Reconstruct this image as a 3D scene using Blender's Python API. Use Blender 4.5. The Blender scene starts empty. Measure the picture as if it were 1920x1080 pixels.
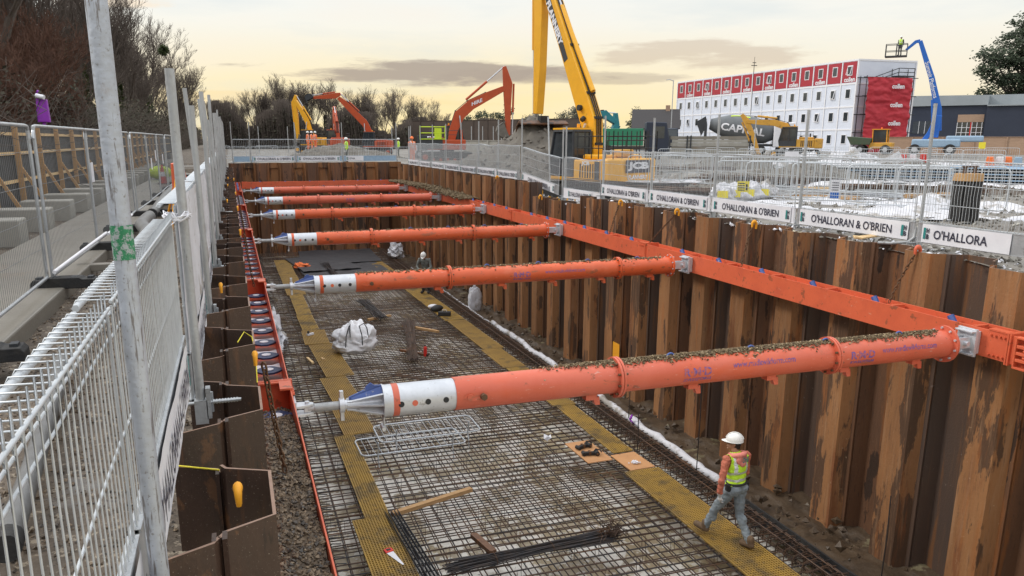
import bpy, bmesh, math, random
import numpy as np
from mathutils import Vector, Matrix, noise as mnoise
R=random.Random(7)
rad=math.radians
scn=bpy.context.scene
COL=scn.collection
# ---------------------------------------------------------------- camera
PITCH=math.atan(353/1471.); YAW=math.atan(500/math.hypot(1471.,353))
cd=bpy.data.cameras.new('camera'); cam=bpy.data.objects.new('camera',cd); COL.objects.link(cam)
cam.location=(0,0,0); cam.rotation_euler=(math.pi/2-PITCH,0,-YAW)
cd.sensor_width=36; cd.lens=1471/1920*36; cd.shift_x=30/1920; cd.shift_y=75/1920
cd.clip_start=.05; cd.clip_end=4000
scn.camera=cam
# ---------------------------------------------------------------- view
scn.view_settings.view_transform='Standard'; scn.view_settings.look='None'
scn.view_settings.exposure=0.10; scn.view_settings.gamma=1
try: scn.cycles.max_bounces=6; scn.cycles.diffuse_bounces=3; scn.cycles.use_denoising=True
except Exception: pass
# ---------------------------------------------------------------- sky
SUN_AZ=rad(-62); SUN_EL=rad(36)
w=bpy.data.worlds.new('World'); scn.world=w; w.use_nodes=True
nt=w.node_tree; N=nt.nodes; L=nt.links
for n in list(N): N.remove(n)
def nd(t,**k):
    n=N.new(t)
    for a,b in k.items(): setattr(n,a,b)
    return n
def ramp(n,stops):
    cr=n.color_ramp
    while len(cr.elements)>1: cr.elements.remove(cr.elements[-1])
    cr.elements[0].position=stops[0][0]; cr.elements[0].color=(*stops[0][1],1)
    for p,c in stops[1:]:
        e=cr.elements.new(p); e.color=(*c,1)
out=nd('ShaderNodeOutputWorld'); bg=nd('ShaderNodeBackground'); bg.inputs[1].default_value=1.0
sky=nd('ShaderNodeTexSky',sky_type='NISHITA'); sky.sun_disc=False; sky.sun_elevation=SUN_EL; sky.sun_rotation=SUN_AZ
skys=nd('ShaderNodeVectorMath',operation='SCALE'); skys.inputs[3].default_value=.09
L.new(sky.outputs[0],skys.inputs[0])
tc=nd('ShaderNodeTexCoord'); sp=nd('ShaderNodeSeparateXYZ'); L.new(tc.outputs['Generated'],sp.inputs[0])
def mth(op,a,b=None,c=None):
    n=nd('ShaderNodeMath',operation=op)
    for i,x in enumerate((a,b,c)):
        if x is None: continue
        if isinstance(x,(int,float)): n.inputs[i].default_value=x
        else: L.new(x,n.inputs[i])
    return n.outputs[0]
def mix(f,a,b):
    n=nd('ShaderNodeMix',data_type='RGBA')
    for i,x in ((0,f),(6,a),(7,b)):
        if isinstance(x,(int,float)): n.inputs[i].default_value=x
        elif isinstance(x,tuple): n.inputs[i].default_value=(*x,1)
        else: L.new(x,n.inputs[i])
    return n.outputs[2]
# overcast gradient with elevation
rg=nd('ShaderNodeValToRGB'); L.new(sp.outputs[2],rg.inputs[0])
ramp(rg,[(0,(.92,.80,.55)),(.035,(.97,.84,.58)),(.08,(.94,.87,.70)),(.13,(.94,.92,.84)),(.22,(.88,.91,.90)),(.5,(1.3,1.34,1.38)),(1,(2.15,2.2,2.25))])
# azimuth factor: 1 toward the bright part of the sky
def azf(ax,width):
    d=nd('ShaderNodeVectorMath',operation='DOT_PRODUCT'); L.new(tc.outputs['Generated'],d.inputs[0]); d.inputs[1].default_value=(math.sin(ax),math.cos(ax),0)
    m=nd('ShaderNodeMapRange'); L.new(d.outputs['Value'],m.inputs[0]); m.inputs[1].default_value=math.cos(width); m.inputs[2].default_value=1; m.interpolation_type='SMOOTHSTEP'
    return m.outputs[0]
glow=azf(rad(14),rad(30)); 
le=nd('ShaderNodeMapRange'); L.new(sp.outputs[2],le.inputs[0]); le.inputs[1].default_value=.0;le.inputs[2].default_value=.16; le.inputs[3].default_value=1; le.inputs[4].default_value=0; le.interpolation_type='SMOOTHSTEP'
base=mix(mth('MULTIPLY',mth('MULTIPLY',glow,le.outputs[0]),.75),rg.outputs[0],(1.05,.83,.38))
left=azf(rad(-40),rad(34))
base=mix(mth('MULTIPLY',left,.5),base,(.80,.89,.90))
# clouds: noise stretched along the horizon
mp=nd('ShaderNodeMapping'); L.new(tc.outputs['Generated'],mp.inputs[0]); mp.inputs['Scale'].default_value=(1.6,1.6,9); mp.inputs['Location'].default_value=(3.1,1.7,.4)
nz=nd('ShaderNodeTexNoise'); L.new(mp.outputs[0],nz.inputs[0]); nz.inputs['Scale'].default_value=2.2; nz.inputs['Detail'].default_value=7; nz.inputs['Roughness'].default_value=.55
soft=mth('MULTIPLY',mth('SUBTRACT',nz.outputs[0],.5),.55)
base=mix(mth('MULTIPLY',mth('MAXIMUM',soft,0.0),2.6),base,(.99,.86,.72))
base=mix(mth('MULTIPLY',mth('MAXIMUM',mth('MULTIPLY',soft,-1.0),0.0),3.4),base,(.60,.70,.76))
def band(az,el,wa,we,amp):  # a cloud bank at its own azimuth and elevation, ragged with noise
    v=Vector((math.sin(az)*math.cos(el),math.cos(az)*math.cos(el),math.sin(el)))
    s=Vector((math.cos(az),-math.sin(az),0))
    d=nd('ShaderNodeVectorMath',operation='DOT_PRODUCT'); L.new(tc.outputs['Generated'],d.inputs[0]); d.inputs[1].default_value=s
    x=mth('DIVIDE',d.outputs['Value'],wa); y=mth('DIVIDE',mth('SUBTRACT',sp.outputs[2],math.sin(el)),we)
    r=mth('ADD',mth('MULTIPLY',x,x),mth('MULTIPLY',y,y))
    f=mth('SUBTRACT',mth('ADD',1.0,mth('MULTIPLY',mth('SUBTRACT',nz2.outputs[0],.5),4.8)),r)
    m=nd('ShaderNodeMapRange'); L.new(f,m.inputs[0]); m.inputs[1].default_value=0; m.inputs[2].default_value=.9; m.interpolation_type='SMOOTHSTEP'; m.inputs[4].default_value=amp
    return m.outputs[0]
mp2=nd('ShaderNodeMapping'); L.new(tc.outputs['Generated'],mp2.inputs[0]); mp2.inputs['Scale'].default_value=(4,4,26)
nz2=nd('ShaderNodeTexNoise'); L.new(mp2.outputs[0],nz2.inputs[0]); nz2.inputs['Scale'].default_value=2.0; nz2.inputs['Detail'].default_value=10; nz2.inputs['Roughness'].default_value=.6
GREY=(.42,.34,.28)
base=mix(band(rad(13),rad(4.5),.20,.016,.9),base,GREY)
base=mix(band(rad(22),rad(4.2),.16,.010,.5),base,GREY)
base=mix(band(rad(32),rad(5.5),.13,.018,.55),base,(.60,.47,.36))
base=mix(band(rad(-7),rad(11),.09,.05,.75),base,(1.0,.80,.58))
base=mix(band(rad(5),rad(2.6),.25,.012,.45),base,(1.0,.74,.36))
base=mix(band(rad(42),rad(9),.12,.01,.35),base,(.62,.56,.50))
fin=mix(.08,base,skys.outputs[0])
L.new(fin,bg.inputs[0]); L.new(bg.outputs[0],out.inputs[0])
# ---------------------------------------------------------------- sun (veiled)
sd=bpy.data.lights.new('sun','SUN'); so=bpy.data.objects.new('sun',sd); COL.objects.link(so)
sd.energy=1.5; sd.angle=rad(12); sd.color=(1,.93,.82)
so.rotation_euler=(math.pi/2-SUN_EL,0,math.pi-SUN_AZ); 

# ================================================================ helpers
MATS={}
def mat(name,c,c2=None,rough=.75,metal=0,scale=6,amt=.5,bump=0,bscale=40,stretch=None,rand=0,spots=None,spec=.4,detail=6,lo=.38,hi=.62,holes=None):
    m=bpy.data.materials.new(name); m.use_nodes=True; t=m.node_tree; b=t.nodes['Principled BSDF']
    b.inputs['Roughness'].default_value=rough; b.inputs['Metallic'].default_value=metal; b.inputs['Specular IOR Level'].default_value=spec
    g=t.nodes.new('ShaderNodeNewGeometry'); mpn=t.nodes.new('ShaderNodeMapping'); t.links.new(g.outputs['Position'],mpn.inputs[0])
    if stretch: mpn.inputs['Scale'].default_value=stretch
    if c2 is None: c2=tuple(x*.72 for x in c)
    n=t.nodes.new('ShaderNodeTexNoise'); t.links.new(mpn.outputs[0],n.inputs[0]); n.inputs['Scale'].default_value=scale; n.inputs['Detail'].default_value=detail; n.inputs['Roughness'].default_value=.62
    mr=t.nodes.new('ShaderNodeMapRange'); t.links.new(n.outputs[0],mr.inputs[0]); mr.inputs[1].default_value=lo; mr.inputs[2].default_value=hi; mr.inputs[4].default_value=amt
    mx=t.nodes.new('ShaderNodeMix'); mx.data_type='RGBA'; t.links.new(mr.outputs[0],mx.inputs[0]); mx.inputs[6].default_value=(*c,1); mx.inputs[7].default_value=(*c2,1)
    col=mx.outputs[2]
    if spots:
        for (sc,thr,wd,sco,sa,st) in spots:
            mq=t.nodes.new('ShaderNodeMapping'); t.links.new(g.outputs['Position'],mq.inputs[0]); mq.inputs['Scale'].default_value=st or (1,1,1); mq.inputs['Location'].default_value=(R.random()*9,R.random()*9,R.random()*9)
            n2=t.nodes.new('ShaderNodeTexNoise'); t.links.new(mq.outputs[0],n2.inputs[0]); n2.inputs['Scale'].default_value=sc; n2.inputs['Detail'].default_value=7; n2.inputs['Roughness'].default_value=.65
            m2=t.nodes.new('ShaderNodeMapRange'); t.links.new(n2.outputs[0],m2.inputs[0]); m2.inputs[1].default_value=thr; m2.inputs[2].default_value=thr+wd; m2.inputs[4].default_value=sa
            x2=t.nodes.new('ShaderNodeMix'); x2.data_type='RGBA'; t.links.new(m2.outputs[0],x2.inputs[0]); t.links.new(col,x2.inputs[6]); x2.inputs[7].default_value=(*sco,1); col=x2.outputs[2]
    if rand:
        oi=t.nodes.new('ShaderNodeObjectInfo'); hs=t.nodes.new('ShaderNodeHueSaturation'); ma=t.nodes.new('ShaderNodeMapRange'); t.links.new(oi.outputs['Random'],ma.inputs[0]); ma.inputs[3].default_value=1-rand; ma.inputs[4].default_value=1+rand
        t.links.new(ma.outputs[0],hs.inputs['Value']); t.links.new(col,hs.inputs['Color']); col=hs.outputs[0]
    t.links.new(col,b.inputs['Base Color'])
    if bump:
        n3=t.nodes.new('ShaderNodeTexNoise'); t.links.new(g.outputs['Position'],n3.inputs[0]); n3.inputs['Scale'].default_value=bscale; n3.inputs['Detail'].default_value=5
        bp=t.nodes.new('ShaderNodeBump'); bp.inputs['Strength'].default_value=bump; bp.inputs['Distance'].default_value=.02; t.links.new(n3.outputs[0],bp.inputs['Height']); t.links.new(bp.outputs[0],b.inputs['Normal'])
        rr=t.nodes.new('ShaderNodeMapRange'); t.links.new(n3.outputs[0],rr.inputs[0]); rr.inputs[3].default_value=max(.03,rough-.15); rr.inputs[4].default_value=min(1,rough+.15); t.links.new(rr.outputs[0],b.inputs['Roughness'])
    MATS[name]=m; return m
DIRT=(.10,.065,.035)
M=dict(
 galv=mat('galvanised steel',(.50,.52,.54),(.33,.34,.36),.42,.55,scale=9,bump=.15,bscale=60,spots=[(7,.60,.1,(.22,.18,.14),.6,None)]),
 galvd=mat('dull fence wire',(.22,.23,.24),(.16,.16,.17),.5,.35,scale=9),
 galvw=mat('galvanised wire',(.56,.59,.62),(.40,.42,.45),.45,.35,scale=9),
 tube=mat('weathered scaffold tube',(.42,.43,.44),(.27,.27,.27),.55,.35,scale=14,stretch=(1,1,.25),bump=.2,spots=[(22,.63,.05,(.13,.12,.11),.7,(1,1,.3)),(5,.62,.1,(.16,.11,.07),.4,(1,1,.5))]),
 pole=mat('pale blue tinted galvanised tube',(.46,.49,.55),(.33,.35,.39),.5,.35,scale=12,stretch=(1,1,.25),bump=.2,spots=[(42,.56,.05,(.14,.12,.11),.8,(1.6,1.6,.16)),(90,.60,.05,(.20,.18,.16),.7,None),(8,.60,.06,(.28,.20,.14),.5,(1,1,.4))]),
 green=mat('green paint flaking',(.02,.17,.075),(.05,.27,.13),.6,0,scale=60,spots=[(60,.50,.05,(.36,.38,.40),.9,None),(140,.56,.04,(.30,.31,.32),.9,None)]),
 orange=mat('orange paint',(.64,.125,.055),(.52,.095,.045),.45,0,scale=3,bump=.06,spots=[(7,.60,.05,DIRT,.6,None),(30,.66,.04,(.13,.07,.04),.8,None),(2.5,.55,.12,(.52,.095,.05),.6,None),(14,.66,.03,(.60,.30,.20),.6,(.4,.4,1))]),
 strut=mat('orange strut paint',(.66,.115,.038),(.53,.09,.03),.42,0,scale=2.2,bump=.07,spots=[(10,.61,.06,DIRT,.6,(.7,1,1)),(40,.66,.05,(.25,.08,.04),.8,None),(2,.54,.15,(.68,.20,.11),.6,(.5,1,1)),(24,.65,.03,(.62,.40,.34),.6,(.3,1,2)),(6,.60,.06,(.25,.11,.06),.6,(.35,1,1))]),
 pink=mat('faded pink orange paint',(.60,.135,.08),(.54,.095,.045),.42,0,scale=2.2,bump=.07,spots=[(10,.63,.06,DIRT,.55,(.7,1,1)),(40,.66,.05,(.30,.10,.06),.7,None),(1.6,.50,.15,(.62,.10,.035),.75,(.6,1,1)),(24,.64,.03,(.62,.42,.36),.6,(.3,1,2)),(6,.62,.05,(.28,.12,.07),.5,(.35,1,1))]),
 silver=mat('zinc coated steel',(.60,.62,.66),(.44,.46,.50),.38,.4,scale=5,bump=.1,spots=[(14,.62,.05,(.25,.23,.22),.6,None)]),
 blue=mat('blue paint',(.06,.11,.33),(.05,.08,.22),.45,0,scale=8,spots=[(12,.60,.06,(.35,.35,.37),.6,None)]),
 navy=mat('dark blue paint',(.03,.05,.13),(.02,.03,.08),.5,0,scale=8,spots=[(14,.63,.05,(.12,.09,.06),.6,None)]),
 ink=mat('blue stencil ink',(.13,.09,.30),(.52,.13,.09),.6,0,scale=34,lo=.44,hi=.60,amt=.85),
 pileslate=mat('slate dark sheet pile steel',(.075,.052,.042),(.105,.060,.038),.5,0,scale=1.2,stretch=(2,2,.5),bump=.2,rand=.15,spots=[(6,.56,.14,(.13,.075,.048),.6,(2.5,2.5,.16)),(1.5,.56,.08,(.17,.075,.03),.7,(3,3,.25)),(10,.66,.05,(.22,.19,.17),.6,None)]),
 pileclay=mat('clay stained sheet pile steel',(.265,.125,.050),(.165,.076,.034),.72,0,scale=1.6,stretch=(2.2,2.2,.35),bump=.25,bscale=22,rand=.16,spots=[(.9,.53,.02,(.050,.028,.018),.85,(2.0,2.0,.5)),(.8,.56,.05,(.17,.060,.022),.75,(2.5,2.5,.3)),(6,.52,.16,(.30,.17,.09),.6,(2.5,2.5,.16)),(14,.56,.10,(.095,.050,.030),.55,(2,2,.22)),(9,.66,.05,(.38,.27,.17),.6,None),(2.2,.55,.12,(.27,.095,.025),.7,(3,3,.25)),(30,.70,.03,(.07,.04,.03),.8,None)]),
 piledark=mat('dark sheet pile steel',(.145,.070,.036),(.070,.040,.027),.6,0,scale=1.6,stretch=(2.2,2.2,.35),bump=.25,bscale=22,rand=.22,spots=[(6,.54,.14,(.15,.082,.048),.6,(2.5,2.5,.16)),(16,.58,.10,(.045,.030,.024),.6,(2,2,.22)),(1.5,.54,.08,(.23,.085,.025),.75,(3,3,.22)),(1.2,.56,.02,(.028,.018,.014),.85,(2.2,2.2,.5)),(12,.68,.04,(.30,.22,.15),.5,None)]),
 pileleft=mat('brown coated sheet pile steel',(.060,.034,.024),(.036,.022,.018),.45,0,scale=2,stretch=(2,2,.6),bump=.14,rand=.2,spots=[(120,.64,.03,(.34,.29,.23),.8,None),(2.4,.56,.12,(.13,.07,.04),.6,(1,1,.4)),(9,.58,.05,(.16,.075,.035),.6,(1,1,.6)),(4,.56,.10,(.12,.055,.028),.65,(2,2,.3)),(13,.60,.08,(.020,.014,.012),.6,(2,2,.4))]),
 piletop=mat('rubbed pile edge',(.30,.19,.14),(.19,.11,.075),.6,0,scale=10),
 mud=mat('wet brown mud',(.082,.055,.033),(.040,.028,.019),.5,0,scale=3,bump=.9,bscale=12,spots=[(1.2,.60,.03,(.17,.145,.085),.9,None)]),
 clump=mat('drying mud clumps',(.20,.145,.08),(.09,.062,.036),.85,0,scale=22,amt=1),
 clump2=mat('pale shell and chalk crumbs',(.46,.37,.24),(.25,.18,.10),.85,0,scale=22,amt=1),
 rebar=mat('rusty reinforcing bar',(.12,.070,.044),(.060,.042,.034),.55,.25,scale=5,amt=1,spots=[(1.3,.57,.1,(.20,.095,.04),.7,None)]),
 rebardk=mat('dark mill scale bar',(.035,.035,.040),(.060,.045,.038),.5,.3,scale=9,amt=1),
 frp=mat('yellow grating',(.37,.225,.045),(.21,.135,.045),.7,0,scale=2.5,spots=[(1.7,.50,.12,(.10,.075,.045),.8,None),(7,.55,.10,(.13,.09,.045),.7,None)]),
 frpd=mat('muddy ochre grating',(.33,.20,.05),(.19,.12,.045),.7,0,scale=2.5,spots=[(2.5,.56,.12,(.085,.065,.04),.8,None)]),
 timber=mat('sawn timber',(.46,.28,.13),(.32,.18,.075),.75,0,scale=5,stretch=(1,1,8),bump=.2,spots=[(7,.60,.08,(.09,.06,.035),.6,None)]),
 timberl=mat('pale new timber',(.66,.47,.25),(.52,.34,.16),.75,0,scale=6),
 ply=mat('plywood',(.52,.27,.12),(.38,.19,.085),.7,0,scale=3,spots=[(7,.64,.05,(.12,.08,.05),.6,None)]),
 white=mat('white vinyl',(.74,.74,.78),(.62,.62,.68),.5,0,scale=3,spots=[(6,.66,.08,(.38,.34,.30),.45,None)]),
 bagw=mat('white woven bag',(.76,.76,.78),(.62,.62,.66),.7,0,scale=2.5,bump=.5,bscale=8,spots=[(5,.64,.08,(.35,.31,.26),.6,None)]),
 sheet=mat('white geotextile',(.60,.60,.64),(.44,.44,.46),.7,0,scale=2.5,bump=.5,bscale=8,spots=[(1.2,.53,.07,(.24,.21,.17),.8,None),(7,.60,.05,(.20,.17,.13),.6,None)]),
 textd=mat('black lettering',(.022,.022,.045),(.05,.05,.07),.6),
 teal=mat('teal emblem',(.02,.23,.22),(.03,.17,.17),.6),
 dark=mat('black rubber',(.022,.022,.024),(.045,.042,.038),.7,0,scale=14,bump=.3),
 glass=mat('dark glass',(.028,.034,.040),(.05,.06,.07),.08,0,scale=2,spec=.8),
 jcb=mat('yellow machine paint',(.80,.40,.02),(.70,.34,.02),.4,0,scale=3,spots=[(5,.64,.08,(.20,.12,.05),.5,None)]),
 catp=mat('dull yellow machine paint',(.62,.33,.05),(.42,.22,.04),.5,0,scale=2,spots=[(3,.58,.1,(.12,.08,.05),.6,None)]),
 hit=mat('orange machine paint',(.47,.075,.022),(.36,.055,.018),.42,0,scale=2,spots=[(3,.62,.1,(.12,.07,.05),.5,None)]),
 tealp=mat('teal machine paint',(.02,.20,.24),(.015,.13,.16),.45,0,scale=2),
 graphite=mat('graphite grey paint',(.045,.048,.055),(.03,.032,.036),.5,0,scale=4),
 cream=mat('cream dusty yellow',(.78,.50,.14),(.66,.38,.10),.5,0,scale=3),
 hiviz=mat('yellow hi vis cloth',(.52,.80,.04),(.42,.66,.03),.8,0,scale=12),
 hivizo=mat('orange hi vis cloth',(.88,.22,.07),(.75,.17,.05),.8,0,scale=12),
 refl=mat('silver reflective tape',(.66,.68,.68),(.52,.54,.54),.35,.2,scale=10),
 hoodie=mat('salmon sweatshirt',(.52,.16,.10),(.30,.09,.06),.9,0,scale=14,bump=.3,bscale=50),
 hood=mat('pink hood cloth',(.72,.25,.20),(.58,.18,.15),.9,0,scale=14),
 jeans=mat('grey blue trousers',(.25,.29,.32),(.14,.17,.20),.9,0,scale=9,bump=.35,bscale=30),
 skin=mat('skin',(.36,.20,.13),(.30,.16,.10),.6,0,scale=8),
 hair=mat('black hair',(.012,.011,.011),(.02,.018,.016),.7),
 boot=mat('muddy boots',(.17,.11,.065),(.085,.06,.04),.85,0,scale=20,bump=.4),
 glove=mat('pale work glove',(.55,.55,.55),(.35,.34,.33),.9,0,scale=20),
 hat=mat('white hard hat shell',(.80,.80,.78),(.70,.70,.68),.3,0,scale=3),
 greywear=mat('grey work wear',(.17,.18,.17),(.10,.105,.10),.9,0,scale=9),
 conc=mat('concrete',(.36,.345,.31),(.27,.255,.225),.85,0,scale=3,bump=.2,spots=[(1.5,.56,.15,(.20,.17,.13),.6,None),(40,.68,.05,(.12,.11,.10),.5,None)]),
 slab=mat('damp concrete slab',(.235,.215,.185),(.165,.15,.125),.42,0,scale=1.3,bump=.12,spots=[(1.0,.58,.15,(.22,.15,.09),.5,None),(20,.66,.05,(.10,.09,.08),.5,None)]),
 hoard=mat('dark grey hoarding',(.060,.058,.058),(.045,.043,.043),.75,0,scale=2,spots=[(3,.62,.1,(.10,.085,.07),.5,None)]),
 brownw=mat('brown boundary wall',(.085,.063,.052),(.055,.042,.036),.85,0,scale=.35,stretch=(1,1,3)),
 purple=mat('purple paint',(.27,.035,.42),(.20,.03,.33),.5),
 red=mat('red plastic',(.62,.03,.02),(.48,.025,.02),.5),
 redc=mat('crimson cladding',(.38,.030,.045),(.33,.026,.04),.55,0,scale=1.5),
 redb=mat('crimson netting',(.46,.030,.045),(.33,.02,.035),.7,0,scale=.7,bump=.5,bscale=1.2),
 cabin=mat('white cabin panel',(.66,.70,.80),(.58,.62,.73),.5,0,scale=.8,spots=[(.5,.6,.15,(.55,.58,.66),.5,None)]),
 trim=mat('grey white trim',(.78,.78,.82),(.68,.68,.72),.5),
 navyc=mat('navy cladding',(.030,.038,.062),(.022,.028,.048),.5,0,scale=.3),
 roofg=mat('grey roof sheet',(.30,.33,.35),(.24,.27,.29),.6,0,scale=.3),
 brick=mat('buff blockwork',(.40,.27,.19),(.30,.20,.14),.85,0,scale=1.2,stretch=(1,1,4)),
 bark=mat('grey brown bark',(.10,.080,.066),(.060,.048,.042),.9,0,scale=3),
 barkl=mat('dark twigs',(.115,.092,.078),(.075,.060,.052),.9,0,scale=3),
 twigp=mat('pale grey bark',(.17,.14,.12),(.11,.09,.075),.9,0,scale=1),
 twigb=mat('russet twigs',(.135,.068,.045),(.075,.042,.032),.9,0,scale=1),
 ivy=mat('ivy leaves',(.035,.055,.014),(.07,.085,.02),.6,0,scale=3),
 under=mat('undergrowth leaves',(.030,.031,.018),(.050,.038,.022),.8,0,scale=1.2,amt=1),
 ever=mat('evergreen leaves',(.018,.030,.014),(.035,.052,.022),.7,0,scale=1.5,amt=1),
 beige=mat('grey green leaves',(.10,.10,.075),(.06,.062,.045),.8,0,scale=1.5,amt=1),
 spoil=mat('grey spoil',(.16,.145,.125),(.085,.075,.065),.95,0,scale=2.5,bump=.8,bscale=9),
 lime=mat('lime green paint',(.55,.72,.03),(.45,.6,.03),.5),
 blueb=mat('bright blue paint',(.02,.13,.50),(.015,.10,.40),.45),
 bluel=mat('pale blue painted steel',(.30,.42,.55),(.22,.32,.45),.5),
 dullgreen=mat('muddy green skip',(.05,.085,.05),(.09,.075,.05),.7,0,scale=3),
 greenp=mat('green panel paint',(.03,.22,.12),(.025,.17,.09),.5),
 mixer=mat('grey drum paint',(.13,.14,.15),(.09,.10,.11),.5,0,scale=2),
 pipe=mat('grey plastic pipe',(.17,.17,.17),(.10,.095,.09),.5,0,scale=5),
 slate=mat('dark roof tiles',(.045,.042,.045),(.06,.055,.055),.8),
 render=mat('cream render',(.58,.54,.45),(.48,.44,.37),.85),
 yellow=mat('yellow sign face',(.80,.68,.05),(.70,.58,.04),.5),
 hookp=mat('yellow hook paint',(.80,.36,.02),(.70,.28,.02),.5,0,scale=20,spots=[(20,.64,.05,(.15,.08,.03),.7,None)]),
 membrane=mat('black membrane',(.035,.034,.038),(.055,.052,.054),.55,0,scale=2,bump=.3,bscale=3),
 chain=mat('rusty chain',(.16,.085,.045),(.08,.055,.04),.6,.4,scale=30),
)
class MB:
    def __init__(s): s.v=[];s.f=[];s.m=[];s.sm=[];s.M=Matrix.Identity(4);s.mi=0
    def add(s,vs,fs,smooth=False):
        o=len(s.v); Mx=s.M
        s.v.extend([tuple(Mx@Vector(p)) for p in vs]); s.f.extend([tuple(i+o for i in f) for f in fs]); s.m.extend([s.mi]*len(fs)); s.sm.extend([smooth]*len(fs)); return s
    def box(s,x0,x1,y0,y1,z0,z1):
        return s.add([(x0,y0,z0),(x1,y0,z0),(x1,y1,z0),(x0,y1,z0),(x0,y0,z1),(x1,y0,z1),(x1,y1,z1),(x0,y1,z1)],[(0,3,2,1),(4,5,6,7),(0,1,5,4),(1,2,6,5),(2,3,7,6),(3,0,4,7)])
    def rod(s,p,q,r,n=6,r2=None,caps=True,smooth=True):
        p=Vector(p);q=Vector(q);d=q-p
        if d.length<1e-7: return s
        r2=r if r2 is None else r2
        d.normalize(); a=Vector((0,0,1)) if abs(d.z)<.9 else Vector((1,0,0)); u=d.cross(a).normalized(); v=d.cross(u)
        c=[(math.cos(2*math.pi*(i+.5)/n),math.sin(2*math.pi*(i+.5)/n)) for i in range(n)]
        A=[p+u*(x*r)+v*(y*r) for x,y in c]; B=[q+u*(x*r2)+v*(y*r2) for x,y in c]
        s.add(A+B,[(i,(i+1)%n,n+(i+1)%n,n+i) for i in range(n)],smooth and n>4)
        if caps: s.add(A,[tuple(range(n-1,-1,-1))]); s.add(B,[tuple(range(n))])
        return s
    def path(s,pts,r,n=6):
        pts=[Vector(p) for p in pts]; k=len(pts); rs=r if isinstance(r,(list,tuple)) else [r]*k
        vs=[];u=None
        for i,p in enumerate(pts):
            d=(pts[min(i+1,k-1)]-pts[max(i-1,0)]).normalized()
            if u is None:
                a=Vector((0,0,1)) if abs(d.z)<.9 else Vector((1,0,0)); u=d.cross(a).normalized()
            else: u=(u-d*u.dot(d)).normalized()
            v=d.cross(u)
            for j in range(n):
                t=2*math.pi*j/n; vs.append(p+u*(math.cos(t)*rs[i])+v*(math.sin(t)*rs[i]))
        fs=[(i*n+j,i*n+(j+1)%n,(i+1)*n+(j+1)%n,(i+1)*n+j) for i in range(k-1) for j in range(n)]
        s.add(vs,fs,n>3); s.add(vs[:n],[tuple(range(n-1,-1,-1))]); s.add(vs[-n:],[tuple(range(n))]); return s
    def prism(s,pts,a0,a1,axis='y'):   # polygon in (x,z) extruded along y (or (y,z) along x, (x,y) along z)
        n=len(pts)
        def P(p,a): return (p[0],a,p[1]) if axis=='y' else ((a,p[0],p[1]) if axis=='x' else (p[0],p[1],a))
        return s.add([P(p,a0) for p in pts]+[P(p,a1) for p in pts],[tuple(range(n)),tuple(range(2*n-1,n-1,-1))]+[(i,n+i,n+(i+1)%n,(i+1)%n) for i in range(n)])
    def ell(s,c,r,n=10,k=7,rot=None):
        vs=[];c=Vector(c);rr=r if isinstance(r,(tuple,list)) else (r,r,r)
        for i in range(k+1):
            th=math.pi*i/k
            for j in range(n):
                ph=2*math.pi*j/n; p=Vector((rr[0]*math.sin(th)*math.cos(ph),rr[1]*math.sin(th)*math.sin(ph),rr[2]*math.cos(th)))
                if rot: p=rot@p
                vs.append(c+p)
        return s.add(vs,[(i*n+j,(i+1)*n+j,(i+1)*n+(j+1)%n,i*n+(j+1)%n) for i in range(k) for j in range(n)],True)
    def lump(s,c,r,rng=R,flat=.7):
        q=Matrix.Rotation(rng.random()*6.28,3,'Z')@Matrix.Rotation(rng.random()*1.2,3,'X')
        a=[r*(.7+.6*rng.random()) for _ in range(6)]
        vs=[Vector(c)+q@Vector(p) for p in [(a[0],0,0),(0,a[1],0),(-a[2],0,0),(0,-a[3],0),(0,0,a[4]*flat),(0,0,-a[5]*flat)]]
        return s.add(vs,[(0,1,4),(1,2,4),(2,3,4),(3,0,4),(1,0,5),(2,1,5),(3,2,5),(0,3,5)])
    def grid(s,nx,ny,fn,smooth=True):
        vs=[fn(i/nx,j/ny) for j in range(ny+1) for i in range(nx+1)]
        return s.add(vs,[(j*(nx+1)+i,j*(nx+1)+i+1,(j+1)*(nx+1)+i+1,(j+1)*(nx+1)+i) for j in range(ny) for i in range(nx)],smooth)
    def build(s,name,mats,parent=None,label=None,loc=None,bevel=0):
        me=bpy.data.meshes.new(name); me.from_pydata([tuple(v) for v in s.v],[],s.f)
        if not isinstance(mats,(list,tuple)): mats=[mats]
        for m in mats: me.materials.append(M[m] if isinstance(m,str) else m)
        if len(mats)>1: me.polygons.foreach_set('material_index',s.m)
        me.polygons.foreach_set('use_smooth',s.sm); me.update()
        o=bpy.data.objects.new(name,me); COL.objects.link(o)
        if parent: o.parent=parent
        if loc: o.location=loc
        if label: o['label']=label
        if bevel:
            b=o.modifiers.new('b','BEVEL'); b.width=bevel; b.segments=2; b.limit_method='ANGLE'
        return o
def tag(o,label=None,cat=None,group=None,kind=None):
    for k,v in (('label',label),('category',cat),('group',group),('kind',kind)):
        if v: o[k]=v
        elif k in o.keys() and k in('label',) and label is None: pass
    return o
def thing(name,label,cat,loc=(0,0,0),rz=0,group=None):
    o=bpy.data.objects.new(name,None); COL.objects.link(o); o.location=loc; o.rotation_euler=(0,0,rz); o.empty_display_size=.1
    return tag(o,label,cat,group)
def kids(o): return [c for c in KID.get(o.name,[])] if False else [c for c in bpy.data.objects if c.parent is o]
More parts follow.
